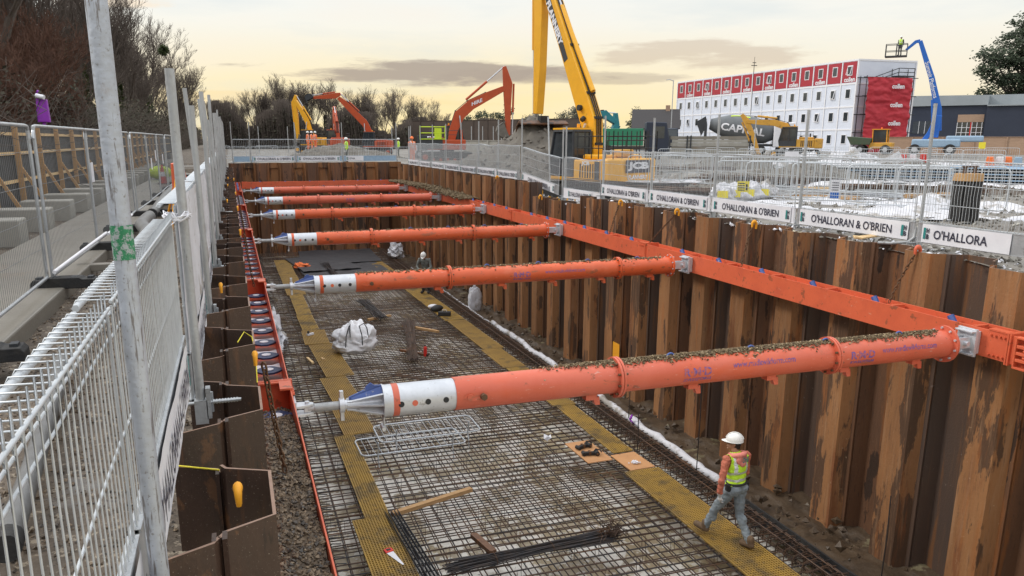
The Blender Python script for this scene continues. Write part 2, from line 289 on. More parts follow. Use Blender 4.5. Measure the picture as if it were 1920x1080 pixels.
def dup(o,loc=None,rz=None,label=None,scale=None,parent=None,_k=None):
    if _k is None:
        _k={}
        for c in bpy.data.objects:
            if c.parent: _k.setdefault(c.parent.name,[]).append(c)
    c=o.copy(); COL.objects.link(c)
    if parent: c.parent=parent
    for ch in _k.get(o.name,[]): dup(ch,parent=c,_k=_k)
    if loc is not None: c.location=loc
    if rz is not None: c.rotation_euler=(0,0,rz)
    if scale is not None: c.scale=scale
    if label: c['label']=label
    return c
def textmesh(txt,width=None,height=None,bold=.0,cuts=0,align='CENTER',shear=0):
    cu=bpy.data.curves.new('t','FONT'); cu.body=txt; cu.align_x=align; cu.size=1; cu.offset=bold; cu.resolution_u=3; cu.shear=shear
    o=bpy.data.objects.new('t',cu); COL.objects.link(o); me=bpy.data.meshes.new_from_object(o.evaluated_get(bpy.context.evaluated_depsgraph_get()))
    bpy.data.objects.remove(o); bpy.data.curves.remove(cu)
    bm=bmesh.new(); bm.from_mesh(me); bpy.data.meshes.remove(me)
    xs=[v.co.x for v in bm.verts]; ys=[v.co.y for v in bm.verts]; W=max(xs)-min(xs); Hh=max(ys)-min(ys); cx=(max(xs)+min(xs))/2; cy=(max(ys)+min(ys))/2
    sx=width/W if width else height/Hh; sy=height/Hh if height else width/W
    for v in bm.verts: v.co=((v.co.x-cx)*sx,(v.co.y-cy)*sy,0)
    for i in range(cuts):
        y=-height/2+height*(i+1)/(cuts+1)
        bmesh.ops.bisect_plane(bm,geom=bm.verts[:]+bm.edges[:]+bm.faces[:],plane_co=(0,y,0),plane_no=(0,1,0))
    bm.verts.index_update()
    vs=[v.co.copy() for v in bm.verts]; fs=[[v.index for v in f.verts] for f in bm.faces]; bm.free(); return vs,fs
def addtext(mb,tm,fn):
    mb.add([fn(v) for v in tm[0]],tm[1])
FW=Vector((math.sin(YAW),math.cos(YAW),0)); RT=Vector((math.cos(YAW),-math.sin(YAW),0))
def G(u,d,z=-1.55):      # ground point at forward distance d on bearing u (photo column)
    p=FW*d+RT*(d*(u-930)/1512.8); return Vector((p.x,p.y,z))
ORD='first second third fourth fifth sixth seventh eighth ninth tenth eleventh twelfth thirteenth fourteenth fifteenth sixteenth seventeenth eighteenth nineteenth twentieth twenty-first twenty-second twenty-third twenty-fourth twenty-fifth twenty-sixth twenty-seventh twenty-eighth twenty-ninth thirtieth'.split()
def fbm(x,y,z=0,s=1,o=4): return mnoise.fractal(Vector((x*s,y*s,z*s)),1.0,2.0,o)
# ================================================================ SETTING
JC=G(1136,33)   # long reach machine stands in a dug area
def lines(segs):
    o=[]
    for a,b,n in segs: o+= [a+(b-a)*i/n for i in range(n)]
    return o+[segs[-1][1]]
def zground(x,y):
    if x<0:
        z=-1.87+.05*fbm(x,y,0,1.1)+.025*fbm(x,y,3,5)
        if y>60: z=-1.6+(z+1.87)
    else:
        z=-1.58+.09*fbm(x,y,1,.45)+.035*fbm(x,y,2,2.2)
        d=math.hypot(x-JC.x,y-JC.y); 
        if d<9: t=min(1,(9-d)/3.2); z-=1.5*t*t*(3-2*t)
        if 19<y<23.2 and x<11: z-=.25
    if y>45 : z=max(z,-1.5) if abs(x)<14 and y<50 else z
    return z
gx=lines([(-1500,-300,4),(-300,-60,8),(-60,-6,18),(-6,-2,10),(-2,-.3,14),(-.3,9.25,4),(9.25,24,60),(24,60,60),(60,150,20),(150,1500,8)])
gy=lines([(-1500,-100,4),(-100,-4,8),(-4,14,100),(14,45.3,110),(45.3,70,40),(70,200,30),(200,1500,8)])
def build_ground():
    vs=[];fs=[[],[]];nx=len(gx)
    for y in gy:
        for x in gx:
            vs.append((x,y,zground(x,y) if abs(x)<400 and abs(y)<500 else -1.6))
    F=[];mi=[]
    for j in range(len(gy)-1):
        for i in range(nx-1):
            cx=(gx[i]+gx[i+1])/2;cy=(gy[j]+gy[j+1])/2
            if -.3<cx<9.25 and -4<cy<45.3: continue
            F.append((j*nx+i,j*nx+i+1,(j+1)*nx+i+1,(j+1)*nx+i)); mi.append(0 if cx<0 else 1)
    me=bpy.data.meshes.new('ground'); me.from_pydata(vs,[],F)
    left=mat('gravelly mud',(.135,.105,.078),(.075,.058,.044),.75,0,scale=4,amt=1,bump=1.0,bscale=16,spots=[(16,.57,.03,(.30,.25,.19),.8,None),(26,.60,.03,(.045,.036,.03),.8,None),(1.1,.60,.05,(.17,.16,.15),.7,None)])
    right=mat('churned grey mud',(.20,.18,.155),(.115,.10,.085),.6,0,scale=.8,amt=1,bump=.9,bscale=6,spots=[(.5,.57,.05,(.30,.29,.275),.8,(1,1,1)),(3,.60,.05,(.06,.052,.045),.7,None),(9,.63,.04,(.50,.48,.46),.5,None)])
    me.materials.append(left); me.materials.append(right); me.polygons.foreach_set('material_index',mi); me.polygons.foreach_set('use_smooth',[True]*len(F))
    o=bpy.data.objects.new('ground',me); COL.objects.link(o); o['kind']='structure'
build_ground()
# pit floor: pale blotches paint whitish blinding concrete and puddle reflections
m=MB()
def pf(a,b):
    x=-.2+9.2*a; y=1+44.8*b; z=-6.36+.03*fbm(x,y,0,1.2)
    if x>7.8: z-=.12
    return (x,y,z)
m.grid(92,300,pf)
pitm=mat('wet blinding concrete',(.46,.38,.25),(.28,.22,.14),.20,0,scale=.9,amt=1,bump=.05,bscale=5,spots=[(1.3,.485,.05,(.82,.78,.71),.95,(1,.8,1)),(5,.53,.04,(.72,.69,.62),.85,None),(9,.62,.04,(.09,.075,.055),.8,None)],spec=.6)
m.build('pit_floor',pitm)['kind']='structure'
m=MB()
def ms(a,b):
    x=7.95+1.35*a; y=1+44.5*b; z=-6.30+.09*fbm(x,y,7,1.3)+.05*fbm(x,y,9,5)+.16*a
    return (x,y,z)
m.grid(30,360,ms); m.build('mud_verge','mud')['kind']='structure'
# left concrete path
m=MB(); m.box(-3.45,-1.98,-3,58,-1.95,-1.70); o=m.build('path','slab',bevel=.02); o['kind']='structure'
# ================================================================ SHEET PILES
def pile_mesh(side,inn,z0,z1,w=.665):
    # plan profile of one U pile, local x away from the pit face, local y along the wall; thickness 12 mm
    d=.20; s=-1 if inn else 1; fl=.215
    pts=[(0,-w/2-.012),(s*.02,-w/2+.03),(s*d,-fl),(s*d,fl),(s*.02,w/2-.03),(0,w/2+.012)]
    m=MB(); t=.007
    # offset both sides
    L_=[];R_=[]
    n=len(pts)
    for i in range(n):
        a=Vector(pts[max(0,i-1)]);b=Vector(pts[min(n-1,i+1)]); q=(b-a).normalized(); nn=Vector((-q.y,q.x))
        p=Vector(pts[i]); L_.append(p+nn*t); R_.append(p-nn*t)
    loop=L_+R_[::-1]
    k=len(loop)
    vs=[(p.x,p.y,z0) for p in loop]+[(p.x,p.y,z1) for p in loop]
    side_f=[(i,(i+1)%k,k+(i+1)%k,k+i) for i in range(k)]
    m.mi=0; m.add(vs,side_f)
    m.mi=1; m.add([(p.x,p.y,z1+.0005) for p in loop],[(i,i+1,k-2-i,k-1-i) for i in range(n-1)])
    # interlock hook at one end
    m.mi=0
    m.box(-.028,-.010,w/2-.035,w/2+.03,z0,z1+.001); m.box(.010,.026,w/2-.03,w/2+.035,z0,z1+.0012)
    return m
W=.665
wallR=thing('sheet_pile_wall','long wall of clay stained interlocking sheet piles down the right side of the pit','retaining wall',(9.1,0,0))
wallL=thing('sheet_pile_wall','dark brown sheet pile wall with exposed tops beside the gravel on the left','retaining wall',(-.14,0,0))
wallB=thing('sheet_pile_wall','short far end sheet pile wall closing the pit','retaining wall',(4.5,45.2,0),0)
protos={}
def pile(wall,loc,rz,inn,top,mats):
    key=(inn,top,mats)
    if key not in protos:
        o=pile_mesh(1,inn,-6.8,top).build('sheet_pile',[M[mats],M['piletop']],wall); protos[key]=o
    else:
        o=protos[key].copy(); COL.objects.link(o); o.parent=wall
    o.location=loc; o.rotation_euler=(0,0,rz)
k=0; y=4.4
while y<45.2:
    inn=(k%2==0); top=-1.50 if y<20.2 else (-1.72 if y<23.2 else -1.32)
    if y<7.4: top=-1.55
    pile(wallR,(0,y,0),0,inn,top,'pileclay' if inn else ('pileslate' if k%4==1 and y<24 else 'piledark')); y+=W; k+=1  # clay lightens the inner piles; recessed ones have shade painted into their dark tone
k=0; y=1.75
while y<45.2:
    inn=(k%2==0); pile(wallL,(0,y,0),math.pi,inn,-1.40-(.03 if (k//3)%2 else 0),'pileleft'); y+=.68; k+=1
k=0; x=-4.3
while x<4.45:
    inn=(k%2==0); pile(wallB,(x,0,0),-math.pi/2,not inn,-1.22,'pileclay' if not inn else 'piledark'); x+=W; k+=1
m=MB(); zz=-1.4265
m.path([(-.15,3.465,zz),(-.335,3.575,zz),(-.338,3.98,zz)],.004,5); o=m.build('painted_edge','yellow',wallL); o.location=(.14,0,0)
# earth behind the walls (seen between pile tops and ground)
# ================================================================ WALERS
def waler(name,label,loc,rz,length,detail=0,fill=None):
    """beam along local y, local x = 0 (pit face) .. .30 (pile side)"""
    t=thing(name,label,'waling beam',loc,rz,'orange waling beams round the pit')
    m=MB(); m.box(0,.012,0,length,-.17,.17); m.box(.288,.30,0,length,-.17,.17); m.build('flange_plate','orange',t,bevel=.003)
    if detail:
        m=MB(); m.box(.0125,.2875,0,length,-.11,-.098)
        m.build('web_plate','orange',t)
        n=int(length/.62)
        for i in range(n):
            yy=.45+i*.62
            if yy>length-.3: break
            q=MB(); q.prism([(.014,yy-.03),(.06,yy-.09),(.11,yy-.135),(.19,yy-.135),(.24,yy-.09),(.286,yy-.03),(.286,yy+.03),(.24,yy+.09),(.19,yy+.135),(.11,yy+.135),(.06,yy+.09),(.014,yy+.03)],-.02,.0,'z')
            s=q.build('stiffener','navy',t)
            c=MB(); c.rod((.15,yy,.001),(.15,yy,.008),.052,16); c.build('hole_light_disc','white',s)  # white disc paints the light seen through the hole
            c=MB()
            ym=yy+.31
            c.prism([(.02,ym-.10),(.09,ym-.05),(.21,ym-.05),(.28,ym-.10),(.28,ym+.10),(.21,ym+.05),(.09,ym+.05),(.02,ym+.10)],-.06,-.05,'z'); c.build('gap_light_plate','white',t)  # white plate painted in for light showing through the web gap
    else:
        m=MB(); m.box(.0125,.2875,0,length,-.01,.01)
        for i in range(int(length/1.3)): m.box(.05,.25,.5+i*1.3,.56+i*1.3,.012,.165)
        m.build('web_plate','orange',t)
        for i in range(int(length/1.3)):
            q=MB(); q.rod((.15,.9+i*1.3,.10),(.15,.97+i*1.3,.19),.045,8); q.build('lifting_eye','blue',t)
    for yy,nn in ((0,1),(length-.02,1)):
        m=MB(); m.box(-.025,.32,yy,yy+.02,-.19,.19); m.build('end_plate','orange',t)
    m=MB(); m.box(-.01,.10,.03,.28,.172,.19); m.box(-.012,.31,.021,.06,.172,.185)
    for a in (.06,.12,.18,.24): m.rod((-.002,a,.12),(-.03,a,.12),.014,6); m.rod((-.002,a,-.12),(-.03,a,-.12),.014,6)
    m.build('bolted_splice','orange',t)
    return t
jr=[3.8,6.55,15.25,24.1,33.0,44.6]
for i in range(5): waler('waling_beam',f'orange waling beam on the right pile wall, {ORD[i]} length from the near end',(8.50,jr[i]+.005,-2.39),0,jr[i+1]-jr[i]-.01)
jl=[1.6,7.35,13.2,21.0,29,37,44.6]
for i in range(6): waler('waling_beam',f'orange waling beam on the left pile wall, {ORD[i]} length from the near end',(.37,jl[i+1]-.005,-2.39),math.pi,jl[i+1]-jl[i]-.01,1 if i<5 else 0)
t=waler('waling_beam','faded red waling beam across the far end pile wall',(.5,44.55,-2.36),-math.pi/2,8.3)
t.location=(.45,44.55,-2.36)
for ch in [c for c in bpy.data.objects if c.parent is t]:
    pass
# splice block near the closest right hand strut
t=thing('splice_bracket','slotted orange splice bracket on the right waling beam beside the nearest strut','bracket',(8.47,6.42,-2.39))
m=MB(); m.box(-.05,.02,-.42,.0,-.19,-.165);m.box(-.05,.02,-.42,.0,.165,.19)
for a in (-.10,-.02,.06): m.box(-.055,-.005,-.40,-.02,a,a+.035)
m.box(-.05,.02,-.44,-.42,-.19,.19); m.box(-.05,.02,-.01,.01,-.19,.19)
m.build('slotted_plate','orange',t,bevel=.004)
m=MB()
for a in (-.10,-.02,.06): m.rod((-.03,-.35,a+.055),(-.03,-.10,a+.055),.02,8)
m.build('spacer_tube','strut',t)
# gravel lying on the near left waling beam
def gravel_strip():
    m=MB(); rng=random.Random(3)
    m.mi=0
    def f(a,b):
        x=.085+.265*a; y=1.7+5.4*b; return (x,y,-2.30+.035*fbm(x,y,0,4)+(.02 if b<.8 else -.12*(b-.8)*5))
    m.grid(14,220,f)
    for i in range(5200):
        a=rng.random(); b=rng.random(); x,y,z=f(a,b); m.mi=rng.choice((0,1,1,2)); m.lump((x,y,z+.006),rng.choice((.006,.009,.012,.02)),rng)
    g1=mat('brown gravel',(.13,.09,.055),(.07,.05,.034),.6,0,scale=20,amt=1,bump=.5); g2=mat('tan stones',(.24,.175,.115),(.15,.11,.075),.65,0,scale=30,amt=1); g3=mat('dark stones',(.055,.048,.042),(.09,.07,.055),.5,0,scale=30,amt=1)
    o=m.build('gravel',[g1,g2,g3]); tag(o,'brown gravel and mud heaped on the near left waling beam','gravel',None,'stuff')
    m=MB()
    for i in range(14000):
        y=rng.random()**1.5*13-.3; x=-2-(-1.62)*rng.random(); z=zground(x,y); m.mi=rng.choice((0,0,1,2)); m.lump((x,y,z+.003),rng.choice((.005,.007,.010,.015)),rng)
    o=m.build('gravel',[g1,g2,g3]); tag(o,'loose stones strewn over the mud behind the left guard rail','gravel',None,'stuff')
gravel_strip()
# ================================================================ STRUTS
TM1=textmesh('R·M·D',width=.33,height=.09,bold=.03,cuts=3); TM2=textmesh('KWIKFORM',width=.33,height=.04,bold=.04,cuts=1); TM3=textmesh('www.rmdkwikform.com',width=.80,height=.07,bold=.012,cuts=3)
SR=.162
def on_tube(x0,ang0,r=SR+.002):
    def f(v):
        a=ang0+v.y/r; return (x0+v.x,-math.cos(a)*r,math.sin(a)*r)
    return f
def strut(y,label,paint,nmud,seed,texts,xs=.45,xe=8.02,joints=(3.63,6.33)):
    rng=random.Random(seed); z=-2.40
    t=thing('tubular_strut',label,'strut',(0,y,z),0,'orange tubular struts across the pit')
    # tube
    segs=[1.88]+list(joints)+[xe]
    m=MB()
    m.rod((1.88,0,0),(xe,0,0),SR,32)
    m.build('tube',paint,t)
    for j in list(joints):
        m=MB(); m.rod((j-.028,0,0),(j-.004,0,0),.215,28); m.rod((j+.004,0,0),(j+.028,0,0),.215,28)
        f=m.build('joint_flange',paint,t)
        m=MB()
        for i in range(10):
            a=i*math.tau/10+.2; m.rod((j-.055,math.cos(a)*.19,math.sin(a)*.19),(j+.055,math.cos(a)*.19,math.sin(a)*.19),.013,6)
        m.build('bolt_ring','chain',f)
    m=MB(); m.rod((xe-.01,0,0),(xe+.02,0,0),.225,28); f=m.build('end_flange',paint,t)
    m=MB()
    for i in range(10):
        a=i*math.tau/10+.2; m.rod((xe-.03,math.cos(a)*.197,math.sin(a)*.197),(xe+.05,math.cos(a)*.197,math.sin(a)*.197),.014,6)
    m.build('bolt_ring','silver',f)
    # right hand bracket
    m=MB(); m.rod((xe+.02,0,0),(xe+.16,0,0),.13,4,.06)
    m.box(xe+.10,xe+.36,-.07,-.045,-.07,.07); m.box(xe+.10,xe+.36,.045,.07,-.07,.07); m.box(xe+.36,xe+.40,-.13,.13,-.17,.17)
    m.box(xe+.30,xe+.40,-.12,.12,.13,.15); m.box(xe+.30,xe+.40,-.12,.12,-.15,-.13)
    for a in (-.08,.08):
        for b in (-.12,.12): m.rod((xe+.34,a,b),(xe+.37,a,b),.02,6)
    m.rod((xe+.27,-.12,0),(xe+.27,.12,0),.03,12); m.box(xe+.400,8.495,-.10,.10,-.14,.14)
    m.build('pin_bracket','silver',t,bevel=.004)
    # silver inner sleeve with peg holes
    m=MB(); m.rod((1.20,0,0),(1.881,0,0),SR-.008,32); s=m.build('sleeve','silver',t)
    m=MB(); m.rod((1.275,0,0),(1.335,0,0),SR-.006,32); m.build('paint_band',paint,s)
    for i,xx in enumerate((1.345,1.475,1.60,1.775)):
        m=MB(); a=.12; r=SR-.005
        m.rod((xx,-math.cos(a)*r,math.sin(a)*r-.02),(xx,-math.cos(a)*(r-.03),math.sin(a)*(r-.03)-.02),.028,16)
        m.build('peg_hole',paint if i==1 else 'dark',s)
    m=MB(); m.rod((1.20,0,-SR),(1.20,0,-SR-.10),.012,6); m.rod((1.19,-.06,-SR-.10),(1.19,.06,-SR-.10),.02,6); m.build('drop_pin','silver',s)
    # pin plate on the tube
    m=MB(); q=on_tube(2.08,.02,SR+.006)
    m.add([q(Vector((math.cos(a)*.13 if abs(math.cos(a))>0 else 0, math.sin(a)*.05,0))) for a in [i*math.tau/20 for i in range(20)]],[tuple(range(20))])
    m.rod((2.01,-SR+.01,-.0),(2.01,-SR-.012,-.0),.032,14)
    p=m.build('pin_plate',paint,t)
    m=MB(); m.rod((2.14,-SR+.01,0),(2.14,-SR-.05,0),.034,6); m.build('peg','chain',p)
    # tapered nose
    m=MB()
    for a in range(0,360,45):
        ca,sa=math.cos(rad(a)),math.sin(rad(a)); u=Vector((0,ca,sa)); v=Vector((0,-sa,ca))*.007
        P=[Vector((.86,0,0))+u*.03,Vector((1.20,0,0))+u*.03,Vector((1.20,0,0))+u*.15,Vector((.90,0,0))+u*.065,Vector((.86,0,0))+u*.06]
        m.add([p+v for p in P]+[p-v for p in P],[(0,1,2,3,4),(9,8,7,6,5)]+[(i,5+i,5+(i+1)%5,(i+1)%5) for i in range(5)])
    m.rod((.84,0,0),(1.2,0,0),.045,16); m.rod((1.185,0,0),(1.199,0,0),SR,28)
    m.build('tapered_nose','silver',t)
    m=MB(); m.prism([(.88,.07),(1.02,.125),(1.05,.165),(1.085,.19),(1.12,.165),(1.195,.158),(1.195,.06),(.88,.045)],-.012,.012)
    for sgn in (-1,1): m.add([(.90,sgn*.03,.05),(1.19,sgn*.075,.07),(1.19,sgn*.02,.155),(.90,sgn*.01,.07)],[(0,1,2,3),(3,2,1,0)])
    m.build('lifting_lug','blue',t)
    # screw
    m=MB(); prof=[]
    x=.56
    while x<.845:
        prof+= [(x,.036),(x+.006,.044)]; x+=.012
    n=14; vs=[(a,math.cos(j*math.tau/n)*r,math.sin(j*math.tau/n)*r) for a,r in prof for j in range(n)]
    m.add(vs,[(i*n+j,i*n+(j+1)%n,(i+1)*n+(j+1)%n,(i+1)*n+j) for i in range(len(prof)-1) for j in range(n)],True)
    m.rod((.50,0,0),(.57,0,0),.034,12); m.build('screw','tube',t)
    m=MB(); m.rod((.79,0,0),(.835,0,0),.07,12); m.box(.795,.83,-.02,.02,-.15,.14); m.build('collar_nut','silver',t,bevel=.004)
    m=MB(); m.box(.372,.40,-.10,.10,-.10,.10)
    for zz in (.03,-.05): m.prism([(.38,-.07),(.46,-.06),(.55,-.028),(.56,0),(.55,.028),(.46,.06),(.38,.07)],zz,zz+.02,'z')
    m.rod((.50,0,-.07),(.50,0,.07),.022,6); m.box(.47,.53,-.03,.03,-.028,.028); m.build('clevis','silver',t,bevel=.003)
    # lugs under the tube
    for xx in (3.35,4.55,5.55,6.55,7.6):
        m=MB(); m.box(xx-.07,xx+.05,-.05,.05,-SR-.045,-SR+.02); m.prism([(xx+.02,-SR-.04),(xx+.05,-SR-.11),(xx+.10,-SR-.11),(xx+.09,-SR-.02)],-.03,.03); m.build('foot_lug',paint,t)
        if xx>4:
            m=MB(); m.path([(xx-.28+math.cos(a)*.045,0,SR-.005+math.sin(a)*.045) for a in [i*math.pi/8 for i in range(9)]],.011,6); m.build('lifting_eye','blue',t)
    # lettering
    for (x0,a0,what) in texts:
        m=MB()
        if what=='rmd': addtext(m,TM1,on_tube(x0,a0)); addtext(m,TM2,on_tube(x0,a0-.52))
        else: addtext(m,TM3,on_tube(x0,a0))
        m.build('lettering','ink',t)
    # mud caked along the top
    m=MB(); 
    for i in range(nmud):
        x=1.9+rng.random()*6.0
        dens=max(0,min(1,(x-2.7)/1.2)) if y<9 else .30+.7*max(0,fbm(x,y,0,.9)+.1)
        if rng.random()>dens*(1.0 if x<7.7 else max(0,1-(x-7.7)*5)): continue
        wd=.50+.25*fbm(x*2,y,3,1.7)
        a=math.pi/2+rng.gauss(0,wd*.55)+ .12
        if abs(a-math.pi/2)>1.15: continue
        r=SR+rng.random()*(.028 if y<9 else .018)*(1-abs(a-math.pi/2)/1.3)
        m.mi=0 if rng.random()<.86 else 1
        m.lump((x,-math.cos(a)*-r if False else math.cos(a)*r*-1,math.sin(a)*r),rng.choice((.006,.010,.015)) if y<9 else rng.choice((.010,.018,.026)),rng,.6)
    if nmud: m.build('caked_mud',['clump','clump2'],t)['kind']='stuff'
    return t
SY=[7.03,13.45,19.95,26.9,33.3,40.2]
LBL=['nearest strut across the pit, faded pink orange with thick mud along its top','second strut from the near end, orange with blue web address and silver sleeve','third strut from the near end, bright orange and lightly muddied','fourth strut from the near end, orange with blue nose lug','fifth strut from the near end, pinkish red tube','farthest strut in front of the far end wall, pink and red']
for i,y in enumerate(SY):
    tx=[]
    if i==0: tx=[(4.52,.12,'rmd'),(5.35,.34,'www'),(6.68,.12,'rmd'),(7.35,.30,'www')]
    if i==1: tx=[(4.9,.05,'rmd'),(5.75,.22,'www')]
    if i==4: tx=[(4.6,.05,'rmd')]
    strut(y,LBL[i],'pink' if i in(0,4,5) else 'strut',(15000,2600,1500,1300,900,900)[i],i+1,tx,joints=[(3.63,6.33),(3.55,6.9),(3.25,5.95),(3.1,5.9),(3.3,5.9),(3.3,5.9)][i])
# soil heap on the right waling beam near the far struts
m=MB(); rng=random.Random(8)
for i in range(2600):
    b=rng.random(); y=29+15*b; x=8.55+rng.gauss(0,.16)-.1*rng.random(); h=.20*max(0,1-abs(b-.45)*1.6); m.lump((x,y,-2.20+rng.random()*h),rng.choice((.03,.05,.07)),rng)
o=m.build('soil',['clump']); tag(o,'loose soil and roots fallen on the right waling beam by the far struts','soil',None,'stuff')
# ================================================================ CHAINS AND HOOKS
def link_mesh():
    m=MB(); pts=[]
    for i in range(13):
        a=i*math.tau/12; x=.014*math.cos(a); z=.024*math.sin(a)+(.012 if math.sin(a)>0.01 else (-.012 if math.sin(a)<-.01 else 0)); pts.append((x,0,z))
    m.path(pts,.0062,5); return m
LV=link_mesh()
def chain(p,q,label,sag=.03,hook='hookp',group='chains hanging the waling beams'):
    p=Vector(p);q=Vector(q); t=thing('chain',label,'chain',p,0,group)
    n=max(3,int((q-p).length/.052)); m=MB()
    P=[]
    for i in range(n+1):
        s=i/n; P.append((q-p)*s+Vector((0,sag*math.sin(s*math.pi),-sag*.6*math.sin(s*math.pi))))
    for i in range(n):
        c=(P[i]+P[i+1])/2; d=(P[i+1]-P[i]).normalized()
        rot=d.to_track_quat('Z','Y').to_matrix().to_4x4()@Matrix.Rotation((i%2)*math.pi/2+.3,4,'Z')
        m.M=Matrix.Translation(c)@rot@Matrix.Scale((P[i+1]-P[i]).length/.052*1.08,4); m.add(LV.v,LV.f,True)
    m.M=Matrix.Identity(4); m.build('links','chain',t)
    return t
def pile_hook(loc,label,rz=0,s=1,red=False):
    m=MB(); m.path([(.035,0,-.07),(.035,0,.01),(.015,0,.035),(-.015,0,.035),(-.032,0,.01),(-.03,0,-.05)],[.014,.018,.020,.020,.018,.012],8); m.ell((0,0,.03),(.035,.024,.028),10,6)
    o=m.build('pile_hook',mat_red if red else 'hookp',None,bevel=0); o.location=loc; o.rotation_euler=(0,0,rz); o.scale=(s,s,s)
    return tag(o,label,'hook','yellow hooks on the pile tops')
mat_red='orange'
hl=[(-.07,3.07),(.055,5.14),(-.18,7.85),(.055,12.66),(.06,17.2),(-.15,19.3),(.055,22.0),(-.15,26),(-.15,31),(.05,30)]
for i,(x,y) in enumerate(hl):
    pile_hook((x,y,-1.375),f'yellow hook gripping the left pile tops, {ORD[i]} from the near end',rad(90),.85)
    if i in (1,3,4,6): chain((x+.05,y,-1.42),(.20,y+.15,-2.25),f'rusty chain from the left pile top to the waling beam, at the {ORD[i]} yellow hook')
chain((.12,2.35,-2.2),(.20,2.1,-2.32),'rusty shackle and chain end lying on the near gravel')
hr=[(8.4,8.55,1),(12.05,12.0,0),(14.7,15.4,0),(17.3,17.35,0),(22.6,22.3,0),(26.8,27.4,0)]
for i,(y,y2,rd) in enumerate(hr):
    zt=-1.48 if y<20 else (-1.70 if y<23.2 else -1.3)
    pile_hook((8.90,y,zt),f'{"red" if rd else "yellow"} hook on the right pile tops, {ORD[i]} from the near end',0,1.3,rd)
    chain((8.86,y,zt-.06),(8.66,y2,-2.23),f'rusty chain from the right pile top to the waling beam, {ORD[i]} from the near end')
# ================================================================ REBAR MAT
ZM=-5.96
def rebar_mat():
    rng=random.Random(11)
    t=thing('rebar_mat','rusty steel reinforcement mat of crossed bars covering the pit floor','reinforcement mat',(4.3,8,-6))
    base=Vector((4.3,8,-6))
    # top layer: bars across (x) and bars along (y)
    ys=[]; y=6.6
    while y<43.8: ys.append(y); y+=.19 if y<26 else .22
    xs=[1.0+i*.20 for i in range(35)]
    def xbar(m,y,z,r):
        pts=[]; j=rng.uniform(-.04,.04); s=rng.uniform(-.016,.016)
        for i in range(7):
            x=.95+6.9*i/6+rng.uniform(-.02,.02)*(i in (0,6)); pts.append(Vector((x,y+s*(i-3)+rng.uniform(-.006,.006),z+rng.uniform(-.004,.004)))-base)
        m.path(pts,r,5)
    def ybar(m,x,z,r,y0=6.5,y1=43.8):
        pts=[]
        n=14
        for i in range(n+1): pts.append(Vector((x+rng.uniform(-.022,.022),y0+(y1-y0)*i/n,z+rng.uniform(-.004,.004)))-base)
        m.path(pts,r,5)
    for i,y in enumerate(ys[:62]):
        m=MB(); xbar(m,y,ZM,.0105); m.build('cross_bar','rebar' if i%3 else 'rebardk',t)
    m=MB()
    for y in ys[62:]: xbar(m,y,ZM,.0105)
    o=m.build('cross_bar','rebar',t); o['kind']='stuff'
    for i,x in enumerate(xs):
        m=MB(); ybar(m,x,ZM-.022,.0105); m.build('long_bar','rebardk' if i%2 else 'rebar',t)
    m=MB()   # lower layers
    for y in ys: xbar(m,y+.05,ZM-.27,.010)
    for x in xs: ybar(m,x+.06,ZM-.25,.010)
    # tie wires and chair legs
    for i in range(1500):
        x=rng.choice(xs); y=rng.choice(ys[:150]); p=Vector((x+.01,y+.01,ZM+.01))-base
        m.rod(p,p+Vector((rng.uniform(-.03,.03),rng.uniform(-.03,.03),rng.uniform(.01,.045))),.0018,3)
    for i in range(350):
        x=rng.choice(xs)+.05; y=rng.choice(ys[:120]); p=Vector((x,y,ZM-.26))-base; m.rod(p,p+Vector((0,.03,.25)),.004,4); m.rod(p+Vector((.06,0,0)),p+Vector((.06,.03,.25)),.004,4)
    o=m.build('lower_layer','rebar',t); o['kind']='stuff'
    # upstand hoops along the right edge
    m=MB()
    y=6.7
    while y<43:
        x0=7.30+.02*fbm(0,y,0,2); pts=[Vector((x0,y,ZM)),Vector((x0+.34,y,ZM+.02)),Vector((x0+.46,y,ZM-.03)),Vector((x0+.50,y,ZM-.12)),Vector((x0+.50,y+.02,-6.36))]
        m.path([p-base for p in pts],.010,5)
        pts=[Vector((x0+.04,y+.10,ZM+.10)),Vector((x0+.26,y+.10,ZM+.13)),Vector((x0+.37,y+.10,ZM+.07)),Vector((x0+.38,y+.10,ZM-.2))]
        m.path([p-base for p in pts],.009,5); m.path([Vector((x0+.04,y+.10,ZM+.10))-base,Vector((x0+.01,y+.10,ZM+.02))-base,Vector((x0+.01,y+.10,ZM-.24))-base],.009,5)
        y+=.20
    for x,z in ((7.42,ZM+.12),(7.62,ZM+.10),(7.80,ZM-.10),(7.81,ZM-.22)): m.path([Vector((x+.01*fbm(0,y,0,1),y,z))-base for y in range(7,43)],.010,5)
    o=m.build('edge_hoops','rebar',t); o['kind']='stuff'
    m=MB(); y=7.0
    while y<43:
        m.path([Vector(p)-base for p in [(1.16,y,ZM),(1.02,y,ZM+.02),(.96,y,ZM-.04),(.95,y,-6.34)]],.009,5); y+=.2
    o=m.build('edge_hoops','rebardk',t); o['kind']='stuff'
rebar_mat()
